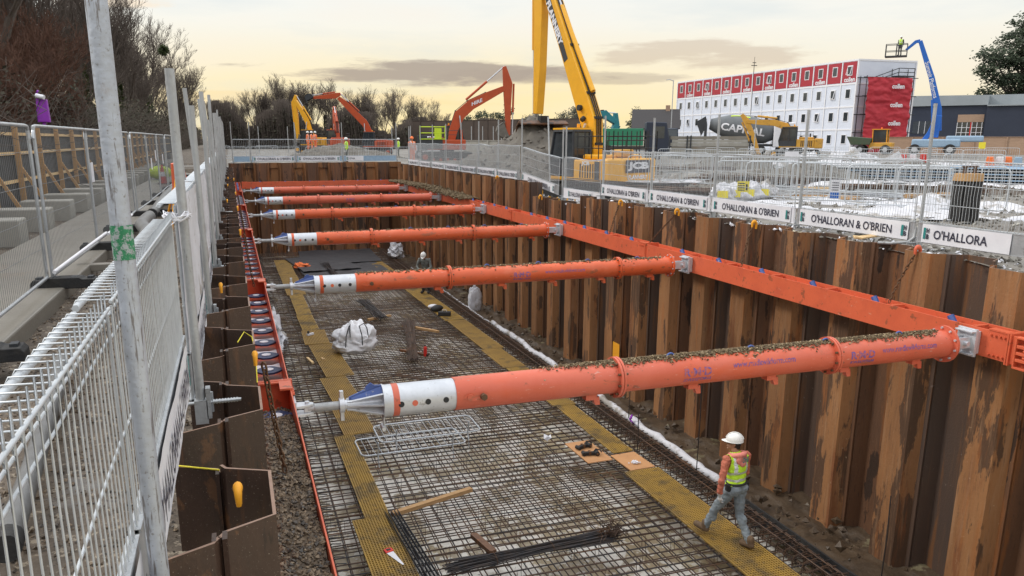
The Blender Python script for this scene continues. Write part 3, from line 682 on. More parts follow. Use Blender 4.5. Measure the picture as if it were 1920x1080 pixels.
# ================================================================ GRATING WALKWAY
def grating(x0,x1,y0,y1,label,mt,skew=0,z=ZM+.014,tilt=0):
    t_=MB(); w=x1-x0; l=y1-y0; nx=max(3,int(w/.042)); ny=int(l/.052) if y0<26 else int(l/.09)
    for i in range(nx+1):
        x=-w/2+w*i/nx; r=.007 if 0<i<nx else .011; t_.box(x-r,x+r,-l/2,l/2,0,.026)
    for i in range(ny+1):
        y=-l/2+l*i/ny; r=.0085 if y0<26 else .02; t_.box(-w/2,w/2,y-r,y+r,.002,.0245)
    o=t_.build('walkway_grating',mt); o.location=((x0+x1)/2,(y0+y1)/2,z); o.rotation_euler=(0,0,skew)
    tag(o,label,'grating',None); o['group']='yellow walkway gratings laid on the reinforcement'; return o
GL=[(1.45,2.05,9.2,11.62,'wide yellow grating on the left walkway, under the hand saw','frp',.02),
 (1.62,2.0,11.66,15.4,'narrow bright yellow grating on the left walkway between two wide ones','frp',.01),
 (1.78,2.42,15.45,17.5,'muddy ochre grating on the left walkway under the nearest strut nose','frpd',.03),
 (1.80,2.44,17.6,19.6,'muddy ochre grating on the left walkway just beyond the nearest strut','frpd',.05),
 (1.86,2.56,19.7,23.1,'muddy ochre grating on the left walkway left of the big white bag','frpd',.04),
 (1.72,2.42,23.2,25.0,'short brownish grating on the left walkway with a small white tool on it','frpd',-.02),
 (1.78,2.28,25.05,27.4,'bright yellow grating on the left walkway, under the second strut','frp',.01),
 (1.80,2.28,27.45,31.2,'narrow yellow grating on the left walkway just beyond the second strut','frp',0),
 (1.72,2.42,31.3,36.0,'wide ochre grating on the left walkway beside the orange bag','frpd',0),
 (1.70,2.4,36.1,40.8,'farthest grating of the left walkway near the black sheets','frpd',0)]
GR=[(6.44,7.12,7.0,9.46,'yellow grating under the walking worker on the right walkway','frp',.0),
 (6.44,7.12,9.5,11.95,'yellow grating in front of the plywood on the right walkway','frp',-.0),
 (6.66,7.06,12.85,15.7,'narrow yellow grating crossing under the nearest strut on the right walkway','frp',0),
 (6.60,7.12,15.75,19.0,'yellow grating on the right walkway just beyond the nearest strut','frp',.01),
 (6.52,7.10,19.05,21.0,'dull ochre grating on the right walkway level with the red gas bottle','frpd',.02),
 (6.56,7.16,21.05,24.9,'wide ochre grating on the right walkway level with the white bag','frpd',.015),
 (6.42,7.08,25.0,31.0,'yellow grating by the crouching worker on the right walkway','frp',.02),
 (6.3,6.9,31.1,36.2,'grating of the right walkway behind the crouching worker','frpd',.02),
 (6.2,6.8,36.3,40.6,'farthest grating of the right walkway near the black sheets','frpd',.02)]
for g in GL+GR: grating(*g)
# ================================================================ THINGS IN THE PIT
def ply(x,y,w,l,rz,label,th=.018):
    m=MB(); m.box(-w/2,w/2,-l/2,l/2,0,th); o=m.build('plywood_sheet','ply'); o.location=(x,y,ZM+.018); o.rotation_euler=(0,0,rz); return tag(o,label,'plywood sheet')
ply(6.22,13.07,.52,1.05,.03,'square of plywood holding two heavy steel clamps')
ply(6.82,12.38,.52,.76,.05,'square of plywood between gratings with purple and white litter')
def clamp(x,y,z,rz,label):
    t=thing('steel_clamp',label,'clamp',(x,y,z),rz,'steel clamps on the plywood')
    m=MB(); m.box(-.16,.10,-.035,.035,.01,.07); m.rod((.10,-.07,.045),(.10,.07,.045),.045,12); m.rod((-.16,-.06,.04),(-.16,.06,.04),.038,12); m.build('body','dark',t,bevel=.006)
    m=MB(); m.rod((.10,-.09,.045),(.10,.09,.045),.022,8); m.box(-.06,-.02,-.05,.05,.02,.085); m.build('pin','chain',t)
    m=MB(); m.path([(.04,.0,.07),(.09,.05,.10),(.17,.05,.08),(.20,.0,.05)],.014,6); m.build('lever','dark',t)
clamp(6.22,13.25,ZM+.037,.3,'steel clamp on the plywood, the one farther from the nearest strut nose')
clamp(6.20,12.87,ZM+.037,-.2,'steel clamp on the near half of the plywood')
m=MB(); rng=random.Random(2)
for i in range(26): m.lump((6.78+rng.gauss(0,.05),12.25+rng.gauss(0,.04),ZM+.05+rng.random()*.03),.022,rng)
tag(m.build('crumpled_wrapper',['white']),'crumpled white and purple wrapper on the plywood beside the grating','wrapper')
def bar_timber(a,b,w,h,label,mt='timber',name='timber_batten',z=ZM+.012):
    a=Vector(a);b=Vector(b);d=b-a; m=MB(); m.box(0,d.length,-w/2,w/2,0,h); o=m.build(name,mt,bevel=.004); o.location=(a.x,a.y,z); o.rotation_euler=(0,0,math.atan2(d.y,d.x)); return tag(o,label,'timber')
bar_timber((2.06,11.62),(3.55,12.12),.10,.07,'long pale timber batten lying on the bars beside the near walkway')
bar_timber((4.95,24.7),(5.85,23.5),.10,.07,'timber batten under the middle bundle of bars, farther one')
bar_timber((4.25,21.7),(4.9,20.9),.10,.06,'short dark batten under the near end of the middle bundle','piledark')
bar_timber((3.12,10.55),(3.25,9.95),.11,.07,'brown block of wood just behind the near bundle of long bars','piledark')
bar_timber((4.0,25.9),(4.85,26.3),.10,.07,'batten under the far bundle of bars beyond the white bag')
bar_timber((1.62,21.7),(1.72,21.1),.07,.05,'small pale offcut at the left edge of the walkway','timberl')
m=MB(); m.box(0,.09,0,.05,0,.045); m.box(.0,.05,.09,.16,0,.045); o=m.build('timber_block','timberl'); o.location=(1.98,21.3,ZM+.04); tag(o,'pair of small pale wood blocks on the ochre grating','block')
def bundle(a,b,n,r,bw,label,spread=.0,mt='rebardk',seed=1,z=ZM+.03):
    rng=random.Random(seed); a=Vector((*a,z));b=Vector((*b,z)); d=(b-a).normalized(); s=Vector((-d.y,d.x,0)); m=MB(); L_=(b-a).length
    t=thing('rebar_bundle',label,'bar bundle',a,0)
    for i in range(n):
        o1=s*rng.gauss(0,bw)+Vector((0,0,abs(rng.gauss(0,bw*.45)))); o2=s*rng.gauss(0,bw*(1+spread))+Vector((0,0,abs(rng.gauss(0,bw*.5))))
        p=d*rng.uniform(-.12,.12)+o1; q=d*(L_+rng.uniform(-.15,.15))+o2; mid=(p+q)/2+s*rng.gauss(0,.01)+Vector((0,0,.01))
        m.path([p,mid,q],r,4)
    m.build('bars',mt,t)
    m=MB()
    for f in (.25,.6):
        c=d*(L_*f); m.path([c+s*(math.cos(k*math.tau/10)*bw*2.1)+Vector((0,0,math.sin(k*math.tau/10)*bw*1.0+bw*.7)) for k in range(11)],.004,4)
    m.build('tie_wire','chain',t); return t
t=bundle((2.55,9.72),(5.12,9.86),110,.0075,.075,'long bundle of dark thin bars lying across the near end of the mat',.1,seed=4)
rng=random.Random(9); m=MB()   # tangled bent ends
for i in range(90):
    p=Vector((2.55+rng.gauss(0,.10),.14+rng.gauss(0,.10),.02+rng.random()*.08)); q=p+Vector((rng.gauss(.05,.10),rng.gauss(0,.10),rng.random()*.16)); m.path([p,(p+q)/2+Vector((rng.gauss(0,.04),rng.gauss(0,.04),.05)),q],.005,4)
m.build('bent_ends','rebar',t)
bundle((4.33,20.3),(5.2,24.9),60,.010,.085,'bundle of rusty bars beside the white bag, on two battens',.2,'rebar',5,z=ZM+.09)
bundle((4.48,25.7),(4.28,28.9),60,.010,.09,'bundle of dark bars partly beneath the second strut',.3,'rebardk',6,z=ZM+.09)
bundle((4.1,33.5),(3.9,38.5),45,.010,.10,'far bundle of bars lying by the black sheets',.1,'rebardk',7,z=ZM+.08)
for i in range(3):
    rng=random.Random(20+i)
    m=MB()
    for k in range(5): m.path([(2.8+k*.05+i*.7,19.0+i*.4,ZM+.02+k*.002),(4.8+i*.5,17.6+k*.05,ZM+.02),(6.1+i*.1,17.0+k*.06,ZM+.02)],.008,4)
    tag(m.build('loose_bar','rebar'),f'loose rusty bars lying askew beyond the nearest strut, {ORD[i]} set from the near side','bars')
# spacer lattice beams
t=thing('spacer_lattice_stack','stack of dark wire lattice spacers lying beside the near walkway','lattice spacers',(2.2,9.5,ZM+.02),rad(4))
for r in range(5):
    m=MB(); x=(r-2)*.052; 
    for z in (0,.10): m.path([(x,0,z),(x,2.15,z)],.006,4)
    m.path([(x+.03,0,0),(x+.03,2.15,0)],.006,4)
    k=0
    while k<43: m.path([(x,.05*k,.0),(x+.0,.05*k+.025,.10),(x+.03,.05*k+.05,.0)],.004,4); k+=1
    m.build('lattice_beam','graphite',t)
# crowd barriers lying on the mat
def barrier_mesh(w=2.1,h=1.0,feet=True):
    m=MB(); c=.12
    m.path([(0,0,c+.08),(0,0,h-c),(c*.3,0,h-c*.3),(c,0,h),(w-c,0,h),(w-c*.3,0,h-c*.3),(w,0,h-c),(w,0,c+.08),(w-c*.3,0,.1+c*.2),(w-c,0,.1),(c,0,.1),(c*.3,0,.1+c*.2),(0,0,c+.08)],.017,6)
    k=MB()
    for i in range(1,16): k.path([(w*i/16,0,.1),(w*i/16,0,h)],.0065,4)
    f=MB()
    for x in (.30,w-.30): f.path([(x,-.28,0),(x,-.06,.05),(x,0,.10),(x,.06,.05),(x,.28,0)],.015,5)
    return m,k,f
def barrier(name,label,loc,rz,group,mt='galvw'):
    t=thing(name,label,'barrier',loc,rz,group); a,b,c=barrier_mesh(); a.build('frame',mt,t); b.build('infill_bars',mt,t); c.build('foot',mt,t); return t
b1=barrier('crowd_barrier','steel crowd barrier lying flat on the bars under the strut nose, upper one',(2.42,14.5,ZM+.10),0,'crowd barriers lying on the reinforcement')
b1.rotation_euler=(rad(-88),0,.0)
b2=dup(b1,(1.98,14.05,ZM+.05),None,'steel crowd barrier lying flat on the bars, lower one beneath the other'); b2.rotation_euler=(rad(-90),0,.03)
b1.rotation_euler=(rad(-88),0,.02)
# hand saw
t=thing('hand_saw','white bladed hand saw with red and black handle on the near grating','saw',(1.75,10.42,ZM+.045),rad(-72))
m=MB(); m.prism([(0,.0),(.42,.03),(.42,.055),(0,.11)],0,.003,'z'); m.build('blade','white',t)
m=MB(); m.prism([(-.10,.0),(0,-.01),(0,.12),(-.09,.13),(-.12,.08)],-.008,.016,'z'); m.build('handle','red',t,bevel=.004)
m=MB(); m.prism([(-.085,.03),(-.03,.03),(-.03,.09),(-.08,.10)],-.009,.018,'z'); m.build('grip','dark',t)
# gas bottle
t=thing('gas_bottle','small red bottle standing by the middle bundle of bars','bottle',(4.82,20.95,ZM+.01))
m=MB(); m.rod((0,0,0),(0,0,.24),.05,16); m.rod((0,0,.24),(0,0,.29),.05,16,.02); m.build('body','red',t); m=MB(); m.rod((0,0,.29),(0,0,.33),.018,8); m.build('valve','dark',t)
# big white bag
def bag(name,label,loc,rx,ry,rz_,h,seed,mt='sheet',amp=.35,straps=True,rot=0):
    t=thing(name,label,'bag',loc,rot)
    m=MB()
    def f(a,b):
        th=a*math.tau; ph=b*math.pi
        x=math.sin(ph)*math.cos(th); y=math.sin(ph)*math.sin(th); z=math.cos(ph)
        p=2.6; s=(abs(x)**p+abs(y)**p+abs(z)**p)**(-1/p); x*=s;y*=s;z*=s
        n=fbm(x*1.3+seed,y*1.3,z*1.3,1.2,5); r1=1+amp*n*.8; fl=abs(fbm(x+seed,y,z,3.2,3))*.16
        zz=(z*.5+.5); return (x*rx*(r1-fl)*(1.08-.2*zz),y*ry*(r1-fl)*(1.08-.2*zz),zz*h*(1+amp*.8*fbm(x,y,seed,1.4)-fl))
    m.grid(56,36,f); m.build('body',mt,t)
    if straps:
        for k,(u0,u1) in enumerate(((-.55,-.3),(.25,.5))):
            m=MB(); m.path([(u0*rx,-ry*.93,h*.35),(u0*rx*.9,-ry*.97,h*.75),(u0*rx*.6,-ry*.7,h*1.02),(u1*rx*.8,-ry*.5,h*1.07),(u1*rx,-ry*.75,h*.95),(u1*rx*1.05,-ry*.95,h*.7)],.016,5); m.build('strap','dark',t)
    return t
bag('bulk_bag','crumpled white bulk bag with black straps standing on the reinforcement',(3.0,22.0,ZM),.60,.52,0,.84,3,'bagw',amp=.36)
bag('rag','small orange bag lying by the black sheets',(2.85,38.0,ZM),.38,.2,0,.26,5,'hivizo',.6,False)
bag('plastic_sack','white sack propped against the foot of the right pile wall',(8.3,27.6,-6.3),.28,.12,0,1.0,8,'sheet',.2,False)
bag('plastic_sheeting','crumpled clear plastic sheeting bunched beside the left waling beam, beyond the nearest strut',(.86,25.2,-6.25),.32,2.3,0,.62,12,'sheet',.75,False)
bag('plastic_sheeting','white and striped plastic bundle at the far right corner of the pit',(7.7,39.5,-5.9),.35,.6,0,.75,15,'sheet',.7,False)
# black sheets
for i,(x0,x1,y0,y1,dz,rr) in enumerate([(2.7,6.6,34.6,38.6,.03,.05),(3.0,6.9,38.8,43.6,.06,-.04),(2.5,5.2,36.5,41,.10,.12)]):
    m=MB()
    def f(a,b): return ((a-.5)*(x1-x0),(b-.5)*(y1-y0),dz+.03*fbm(a*3,b*3,i,1.5)+(.12 if b<.06 and i==0 else 0)*max(0,fbm(a*4,0,2,1)))
    m.grid(30,24,f); m.grid(1,1,lambda a,b:((a-.5)*(x1-x0),(b-.5)*(y1-y0),dz-.04)); o=m.build('membrane_sheet','membrane'); o.location=((x0+x1)/2,(y0+y1)/2,ZM+.01); o.rotation_euler=(0,0,rr)
    tag(o,('near black membrane sheet laid over the far reinforcement','far black membrane sheet against the end wall','upper black membrane sheet overlapping the other two')[i],'membrane')
# geotextile roll along the right edge
m=MB(); pts=[];rs=[]
for i in range(105):
    y=11.0+i*.13; x=7.98+.07*fbm(0,y,0,.8); pts.append((x,y,-6.0+.05*fbm(3,y,0,.9))); rs.append(.078+.03*fbm(1,y,0,3)+.014*fbm(1,y,5,11))
m.path(pts,rs,16); tag(m.build('fabric_roll','sheet'),'long roll of pale fabric lying against the mud along the right edge of the mat','fabric roll')
m=MB()
pts=[(7.93+.03*fbm(0,y*.3,0,1),y*.3) for y in range(18,46)]
for k in range(len(pts)-1):
    (xa,ya),(xb,yb)=pts[k],pts[k+1]; m.add([(xa,ya,-6.3),(xb,yb,-6.3),(xb,yb,-5.98),(xa,ya,-5.98),(xa+.03,ya,-6.3),(xb+.03,yb,-6.3),(xb+.03,yb,-5.98),(xa+.03,ya,-5.98)],[(0,1,2,3),(7,6,5,4),(3,2,6,7)])
tag(m.build('edge_liner','dark'),'black upright liner strip along the near right edge of the mat','liner')
m=MB()
for i in range(60):
    y=13.8+14*(i/60); m.lump((7.86+.1*fbm(2,y,0,1),y*1.0,-5.98),.05+.03*abs(fbm(y,0,0,2)),R,.4)
m=MB(); m.path([(7.88+.06*fbm(i*.3,5,0,1),24.5+i*.18,-6.0+.03*fbm(i*.4,0,0,1)) for i in range(70)],[.02+.035*abs(fbm(i*.5,2,0,1)) for i in range(70)],7)
tag(m.build('fabric_strip','sheet'),'thin crumpled pale fabric strip along the far right edge of the mat','fabric strip')
m=MB(); m.path([(7.80,14.3,-5.86),(7.84,14.34,-5.80),(7.82,14.40,-5.9),(7.86,14.3,-5.98),(7.79,14.25,-5.9)],.02,5); tag(m.build('strap_loop','purple'),'loop of purple strap tied on the edge bars near the pale roll','strap')
for i,(x,y,h) in enumerate([(7.72,11.6,2.3),(7.9,14.6,1.8),(8.35,7.8,1.3),(7.2,12.9,.9),(7.75,16.5,1.2)]):
    m=MB(); m.path([(x,y,-6.1),(x+.01,y,-6.1+h*.5),(x,y+.01,-6.1+h)],.010,5); tag(m.build('upright_bar','rebardk'),'thin dark bar standing upright by the right pile wall, '+('behind the walking worker','in front of the pale roll','low at the near end','short one beside the plywood','beyond the nearest strut')[i],'upright bar')
# yellow paint mark on a pile and pieces of debris
m=MB(); m.box(8.886,8.889,17.05,17.4,-5.42,-4.98); tag(m.build('paint_mark','hookp'),'yellow painted square low on the right pile wall','paint mark')
m=MB(); rng=random.Random(4)
for i in range(320):
    y=6+30*rng.random()**1.3; x=8.1+.9*rng.random(); m.lump((x,y,-6.1+.05*rng.random()),rng.choice((.03,.05,.09,.02)),rng)
tag(m.build('mud_lumps','mud'),'clods of mud fallen at the foot of the right pile wall','mud clods',None,'stuff')
for i,(x,y,mm) in enumerate([(5.25,16.6,'white'),(5.7,14.0,'white'),(4.7,17.3,'white')]):
    m=MB(); m.lump((x,y,ZM+.04),.10,random.Random(i),.5); m.lump((x+.08,y,ZM+.04),.07,random.Random(i+5),.5); tag(m.build('plastic_scrap',mm),'scrap of white plastic caught on the bars, '+('left of the plywood','nearest the plywood','just below the nearest strut')[i],'scrap')
t=thing('nail_gun','small white and black tool left on the short brown grating','tool',(1.95,24.3,ZM+.05),.6)
m=MB(); m.box(-.12,.12,-.03,.03,0,.06); m.build('body','white',t); m=MB(); m.box(-.10,-.05,-.02,.02,-.0,.14); m.build('handle','dark',t)
t=thing('tool_bag','open black and white tool bag on the yellow grating by the crouching worker','tool bag',(6.55,26.5,ZM+.05),.4)
m=MB(); m.ell((0,0,.10),(.26,.16,.12),12,8); m.build('body','dark',t); m=MB(); m.ell((-.1,.12,.17),(.2,.12,.07),10,6); m.build('flap','white',t)
t=thing('tool_bag','dark tool case lying just in front of the black and white tool bag','tool bag',(6.62,25.7,ZM+.05),-.3)
m=MB(); m.box(-.22,.22,-.1,.1,0,.14); m.build('body','dark',t,bevel=.02); m=MB(); m.path([(-.08,0,.14),(-.06,0,.2),(.06,0,.2),(.08,0,.14)],.012,5); m.build('handle','silver',t)
# ================================================================ PEOPLE
def remeshed(mb,voxel,smooth=2):
    me=bpy.data.meshes.new('t'); me.from_pydata([tuple(v) for v in mb.v],[],mb.f); o=bpy.data.objects.new('t',me); COL.objects.link(o)
    r=o.modifiers.new('r','REMESH'); r.mode='VOXEL'; r.voxel_size=voxel
    if smooth: s=o.modifiers.new('s','SMOOTH'); s.iterations=smooth; s.factor=.5
    e=bpy.data.meshes.new_from_object(o.evaluated_get(bpy.context.evaluated_depsgraph_get())); bpy.data.objects.remove(o); return e
def cap(m,p,q,r1,r2,n=10):
    m.rod(p,q,r1,n,r2); m.ell(p,r1,n,6); m.ell(q,r2,n,6)
def human(label,loc,rz,J,top,legs,vest=None,hood=False,voxel=.011,hatm='hat',head_yaw=0,head_tilt=0,gl='glove',group=None,bootm='boot'):
    t=thing('person',label,'person',loc,rz,group)
    V=lambda k:Vector(J[k]); m=MB()
    pel,che,nk,hd=V('pel'),V('che'),V('nk'),V('hd')
    ax=(che-pel).normalized(); R1=ax.to_track_quat('Z','Y').to_matrix()
    sh=(V('shR')-V('shL')).normalized(); up=ax; fwv=up.cross(sh).normalized(); TR=Matrix((sh,fwv,up)).transposed()
    m.ell(pel+up*.02,(.165,.115,.13),14,10,TR); m.ell(pel+up*.16,(.145,.105,.15),14,10,TR); m.ell(che-up*.03,(.175,.118,.20),14,10,TR); m.ell(che+up*.08,(.185,.10,.09),14,8,TR)
    m.ell(pel+Vector((-.07,-.05,-.02)),(.09,.09,.10)); m.ell(pel+Vector((.07,-.05,-.02)),(.09,.09,.10))
    cap(m,che+up*.08,nk,.085,.058); cap(m,nk,hd-Vector((0,0,.04)),.056,.056)
    HR=Matrix.Rotation(head_yaw,3,'Z')@Matrix.Rotation(head_tilt,3,'X')
    def H(v): return hd+HR@Vector(v)
    m.ell(hd,(.074,.094,.112),14,10,HR); m.ell(H((0,.035,-.055)),(.05,.055,.055),10,7,HR)   # skull, jaw
    m.ell(H((0,.100,-.015)),(.013,.022,.022),8,6,HR); m.ell(H((0,.085,-.062)),(.026,.018,.010),8,6,HR); m.ell(H((0,.078,-.10)),(.022,.02,.016),8,6,HR)
    for s in (-1,1): m.ell(H((s*.078,-.005,-.015)),(.010,.022,.032),8,6,HR); m.ell(H((s*.032,.088,.012)),(.014,.010,.009),8,6,HR)
    for s in ('L','R'):
        sg=-1 if s=='L' else 1
        cap(m,V('sh'+s),V('el'+s),.064,.050); cap(m,V('el'+s),V('wr'+s),.050,.036); m.ell(V('sh'+s),(.068,.066,.066))
        cap(m,V('hip'+s),V('kn'+s),.098,.066,12); cap(m,V('kn'+s),V('an'+s),.066,.050,12); m.ell(V('kn'+s)+(V('an'+s)-V('kn'+s))*.28+Vector((0,-.018,0)),(.062,.066,.13))
        # hand
        d=(V('wr'+s)-V('el'+s)).normalized(); a=Vector((sg,0,0)); a=(a-d*a.dot(d)).normalized(); b=d.cross(a); W0=V('wr'+s)
        for k in range(5): m.ell(W0+d*(.02+.016*k)+b*0,(.024,.038,.03) if False else .026,8,6)
        for k,(off,ln) in enumerate(((-.030,.072),(-.010,.082),(.010,.078),(.028,.060))):
            p=W0+d*.085+b*off; q=p+d*ln*.45-a*.012; r_=q+d*ln*.35-a*.030; e=r_+d*ln*.12-a*.030
            cap(m,p-d*.02,q,.0105,.0098,7); cap(m,q,r_,.0098,.009,7); cap(m,r_,e,.009,.0078,7)
        p=W0+d*.035+b*-.032; q=p+d*.035-b*.028-a*.01; e=q+d*.032-a*.018; cap(m,p,q,.014,.011,7); cap(m,q,e,.011,.009,7)
    # loose cloth folds
    e=remeshed(m,voxel)
    nv=len(e.vertices); co=np.empty(nv*3,np.float32); no=np.empty(nv*3,np.float32); e.vertices.foreach_get('co',co); e.vertices.foreach_get('normal',no); co=co.reshape(-1,3); no=no.reshape(-1,3)
    dsp=np.array([(fbm(float(a),float(b),float(c)*1.6,9,3)*.013+fbm(float(a),float(b),float(c)*2,24,2)*.004) if c<hd.z-.16 else 0 for a,b,c in co],np.float32); co+=no*dsp[:,None]; e.vertices.foreach_set('co',co.ravel()); e.update()
    e.vertices.foreach_get('normal',no.reshape(-1)); VC=[Vector(map(float,a)) for a in co]; VN=[Vector(map(float,a)) for a in no]
    e.materials.append(M[top]); e.materials.append(M[legs]); e.materials.append(M['skin']); e.materials.append(M[gl])
    waist=pel+up*.11
    def seg(p,a,b):
        ab=b-a; t_=max(0,min(1,(p-a).dot(ab)/ab.length_squared)); return (p-(a+ab*t_)).length
    arms=[(V('sh'+s),V('el'+s)) for s in 'LR']+[(V('el'+s),V('wr'+s)) for s in 'LR']
    nm=[]
    for p in e.polygons:
        c=p.center
        if min(seg(c,V('wr'+s)+(V('wr'+s)-V('el'+s)).normalized()*.02,V('wr'+s)+(V('wr'+s)-V('el'+s)).normalized()*.2) for s in 'LR')<.065: k=3
        elif (c-hd).length<.15 or (c-hd).dot(up)>-.13 and (c-nk).length<.22 and c.z>nk.z+.02: k=2
        elif min(seg(c,a,b) for a,b in arms)<.075: k=0
        elif (c-waist).dot(up)<0: k=1
        else: k=0
        nm.append(k)
    e.polygons.foreach_set('material_index',nm); e.polygons.foreach_set('use_smooth',[True]*len(e.polygons)); e.update()
    o=bpy.data.objects.new('body',e); COL.objects.link(o); o.parent=t
    # boots
    for s in 'LR':
        b=MB(); an,to=V('an'+s),V('to'+s); d=(to-an); cap(b,an+Vector((0,0,.07)),an,.060,.056); cap(b,an-Vector((0,0,.02)),to,.055,.050); cap(b,an+d*-.18-Vector((0,0,.03)),an,.045,.05)
        be=remeshed(b,.011); be.materials.append(M[bootm]); be.polygons.foreach_set('use_smooth',[True]*len(be.polygons)); q=bpy.data.objects.new('boot',be); COL.objects.link(q); q.parent=t
    # vest grown off the torso
    if vest:
        band=[]; vs=[];fs=[];mi=[]; idx={}
        for p in e.polygons:
            c=p.center; z=(c-pel).dot(up); xx=(c-pel).dot(sh)
            if nm[p.index]==2 or nm[p.index]==3: continue
            if not(.05<z<.60): continue
            if z>.30 and abs(xx)>.165: continue
            if z<=.32 and min(seg(c,a,b) for a,b in arms)<.056 : continue
            if z<.14 and min(seg(c,V('hip'+s),V('kn'+s)) for s in 'LR')<.05: continue
            if abs(xx)>.20: continue
            f=[]
            for vi in p.vertices:
                if vi not in idx: idx[vi]=len(vs); vs.append(VC[vi]+VN[vi]*.016)
                f.append(idx[vi])
            fs.append(f); k=0
            if abs(z-.13)<.022 or abs(z-.24)<.022 or (z>.24 and abs(abs(xx)-.095)<.022): k=1
            mi.append(k)
        me=bpy.data.meshes.new('safety_vest'); me.from_pydata([tuple(v) for v in vs],[],fs); me.materials.append(M[vest]); me.materials.append(M['refl']); me.polygons.foreach_set('material_index',mi); me.polygons.foreach_set('use_smooth',[True]*len(fs))
        q=bpy.data.objects.new('safety_vest',me); COL.objects.link(q); q.parent=t; sm=q.modifiers.new('t','SOLIDIFY'); sm.thickness=.006
    if hood:
        h=MB(); c=nk+Vector((0,-.02,.00)); pts=[(c.x+math.cos(a)*.105,c.y+math.sin(a)*.10-.01,c.z-.02+(.03 if math.sin(a)<0 else -.03)*abs(math.sin(a))) for a in [i*math.tau/16 for i in range(17)]]
        h.path(pts,.040,8); h.ell(c+Vector((0,-.10,-.075)),(.115,.038,.085),12,8); h.ell(c+Vector((0,-.125,-.135)),(.06,.028,.045),12,8)
        he=remeshed(h,.010); he.materials.append(M['hood']); he.polygons.foreach_set('use_smooth',[True]*len(he.polygons)); q=bpy.data.objects.new('hood',he); COL.objects.link(q); q.parent=t
    # hair
    h=MB(); h.ell(H((0,-.018,.0)),(.081,.092,.10),12,8,HR); h.ell(H((0,-.05,-.065)),(.062,.045,.05),10,7,HR); h.build('hair','hair',t)
    # hard hat
    h=MB(); n=18
    vs=[];fs=[]
    for i in range(8):
        ph=i/7*math.pi/2*.96
        for j in range(n):
            th=j*math.tau/n; vs.append(H((math.cos(th)*.108*math.cos(ph),math.sin(th)*.128*math.cos(ph)-.008,.028+.118*math.sin(ph))))
    fs=[(i*n+j,i*n+(j+1)%n,(i+1)*n+(j+1)%n,(i+1)*n+j) for i in range(7) for j in range(n)]+[tuple(range(7*n,8*n))]
    h.add(vs,fs,True)
    bv=[]
    for j in range(n+1):
        th=j*math.tau/n; fr=max(0,math.sin(th))**3
        for k in (0,1): bv.append(H((math.cos(th)*(.106+.006*k),math.sin(th)*(.126+(.004+.060*fr)*k)-.008,.030-.012*k)))
    h.add(bv,[(2*j,2*j+1,2*j+3,2*j+2) for j in range(n)],True); h.path([H((0,-.128*math.cos(a)-.008,.03+.124*math.sin(a))) for a in [i*math.pi/12 for i in range(1,12)]],.009,5)
    h.build('hard_hat',hatm,t); return t
def pose(**k):
    J=dict(pel=(0,0,.95),che=(0,0,1.30),nk=(0,0,1.47),hd=(0,.02,1.62),shL=(-.19,0,1.40),shR=(.19,0,1.40),elL=(-.25,-.03,1.12),elR=(.25,-.03,1.12),wrL=(-.25,.06,.88),wrR=(.25,.06,.88),hipL=(-.09,0,.90),hipR=(.09,0,.90),knL=(-.10,.04,.50),knR=(.10,.04,.50),anL=(-.11,0,.10),anR=(.11,0,.10),toL=(-.13,.17,.05),toR=(.13,.17,.05)); J.update(k); return J
# walking worker, back to us
wp=human('worker in white hard hat, salmon hooded top and lime vest walking on the right grating',(6.74,9.08,ZM+.045),rad(14),
 pose(pel=(0,0,.93),che=(.0,.03,1.28),nk=(0,.05,1.45),hd=(-.01,.09,1.60),shL=(-.19,.05,1.38),shR=(.19,.01,1.38),elL=(-.30,.02,1.10),elR=(.22,.02,1.10),wrL=(-.27,.06,.84),wrR=(.20,.16,.92),
 hipL=(-.09,.02,.88),hipR=(.09,0,.88),knL=(-.11,.26,.50),knR=(.09,-.02,.47),anL=(-.13,.42,.13),anR=(.08,-.27,.10),toL=(-.15,.58,.12),toR=(.10,-.11,.045)),
 'hoodie','jeans','hiviz',True,.009,head_yaw=rad(40))
m=MB(); tm=textmesh('OHB',width=.13,height=.09,bold=.03); addtext(m,tm,lambda v:(.0+v.x,-.138,1.40+v.y)); m.build('vest_emblem','teal',wp)
m=MB(); m.path([(math.cos(a)*.158,math.sin(a)*.125,1.005) for a in [i*math.tau/20 for i in range(21)]],.018,6); m.box(-.19,-.14,-.04,.04,.90,1.0); m.box(.13,.18,-.09,-.02,.86,.99); m.build('tool_belt','dark',wp)
human('worker in grey jacket and white hard hat bent over behind the second strut',(6.95,29.9,ZM+.04),rad(150),
 pose(pel=(0,-.04,.92),che=(0,.06,1.26),nk=(0,.14,1.41),hd=(0,.22,1.53),shL=(-.20,.10,1.36),shR=(.20,.10,1.36),elL=(-.29,.16,1.08),elR=(.29,.16,1.08),wrL=(-.12,.36,.96),wrR=(.12,.36,.96),hipL=(-.09,-.04,.88),hipR=(.09,-.04,.88),knL=(-.12,.06,.48),knR=(.12,.06,.48),anL=(-.12,-.06,.10),anR=(.12,-.06,.10),toL=(-.14,.10,.05),toR=(.14,.10,.05)),
 'greywear','graphite',None,False,.014,head_tilt=rad(-40),bootm='dark')
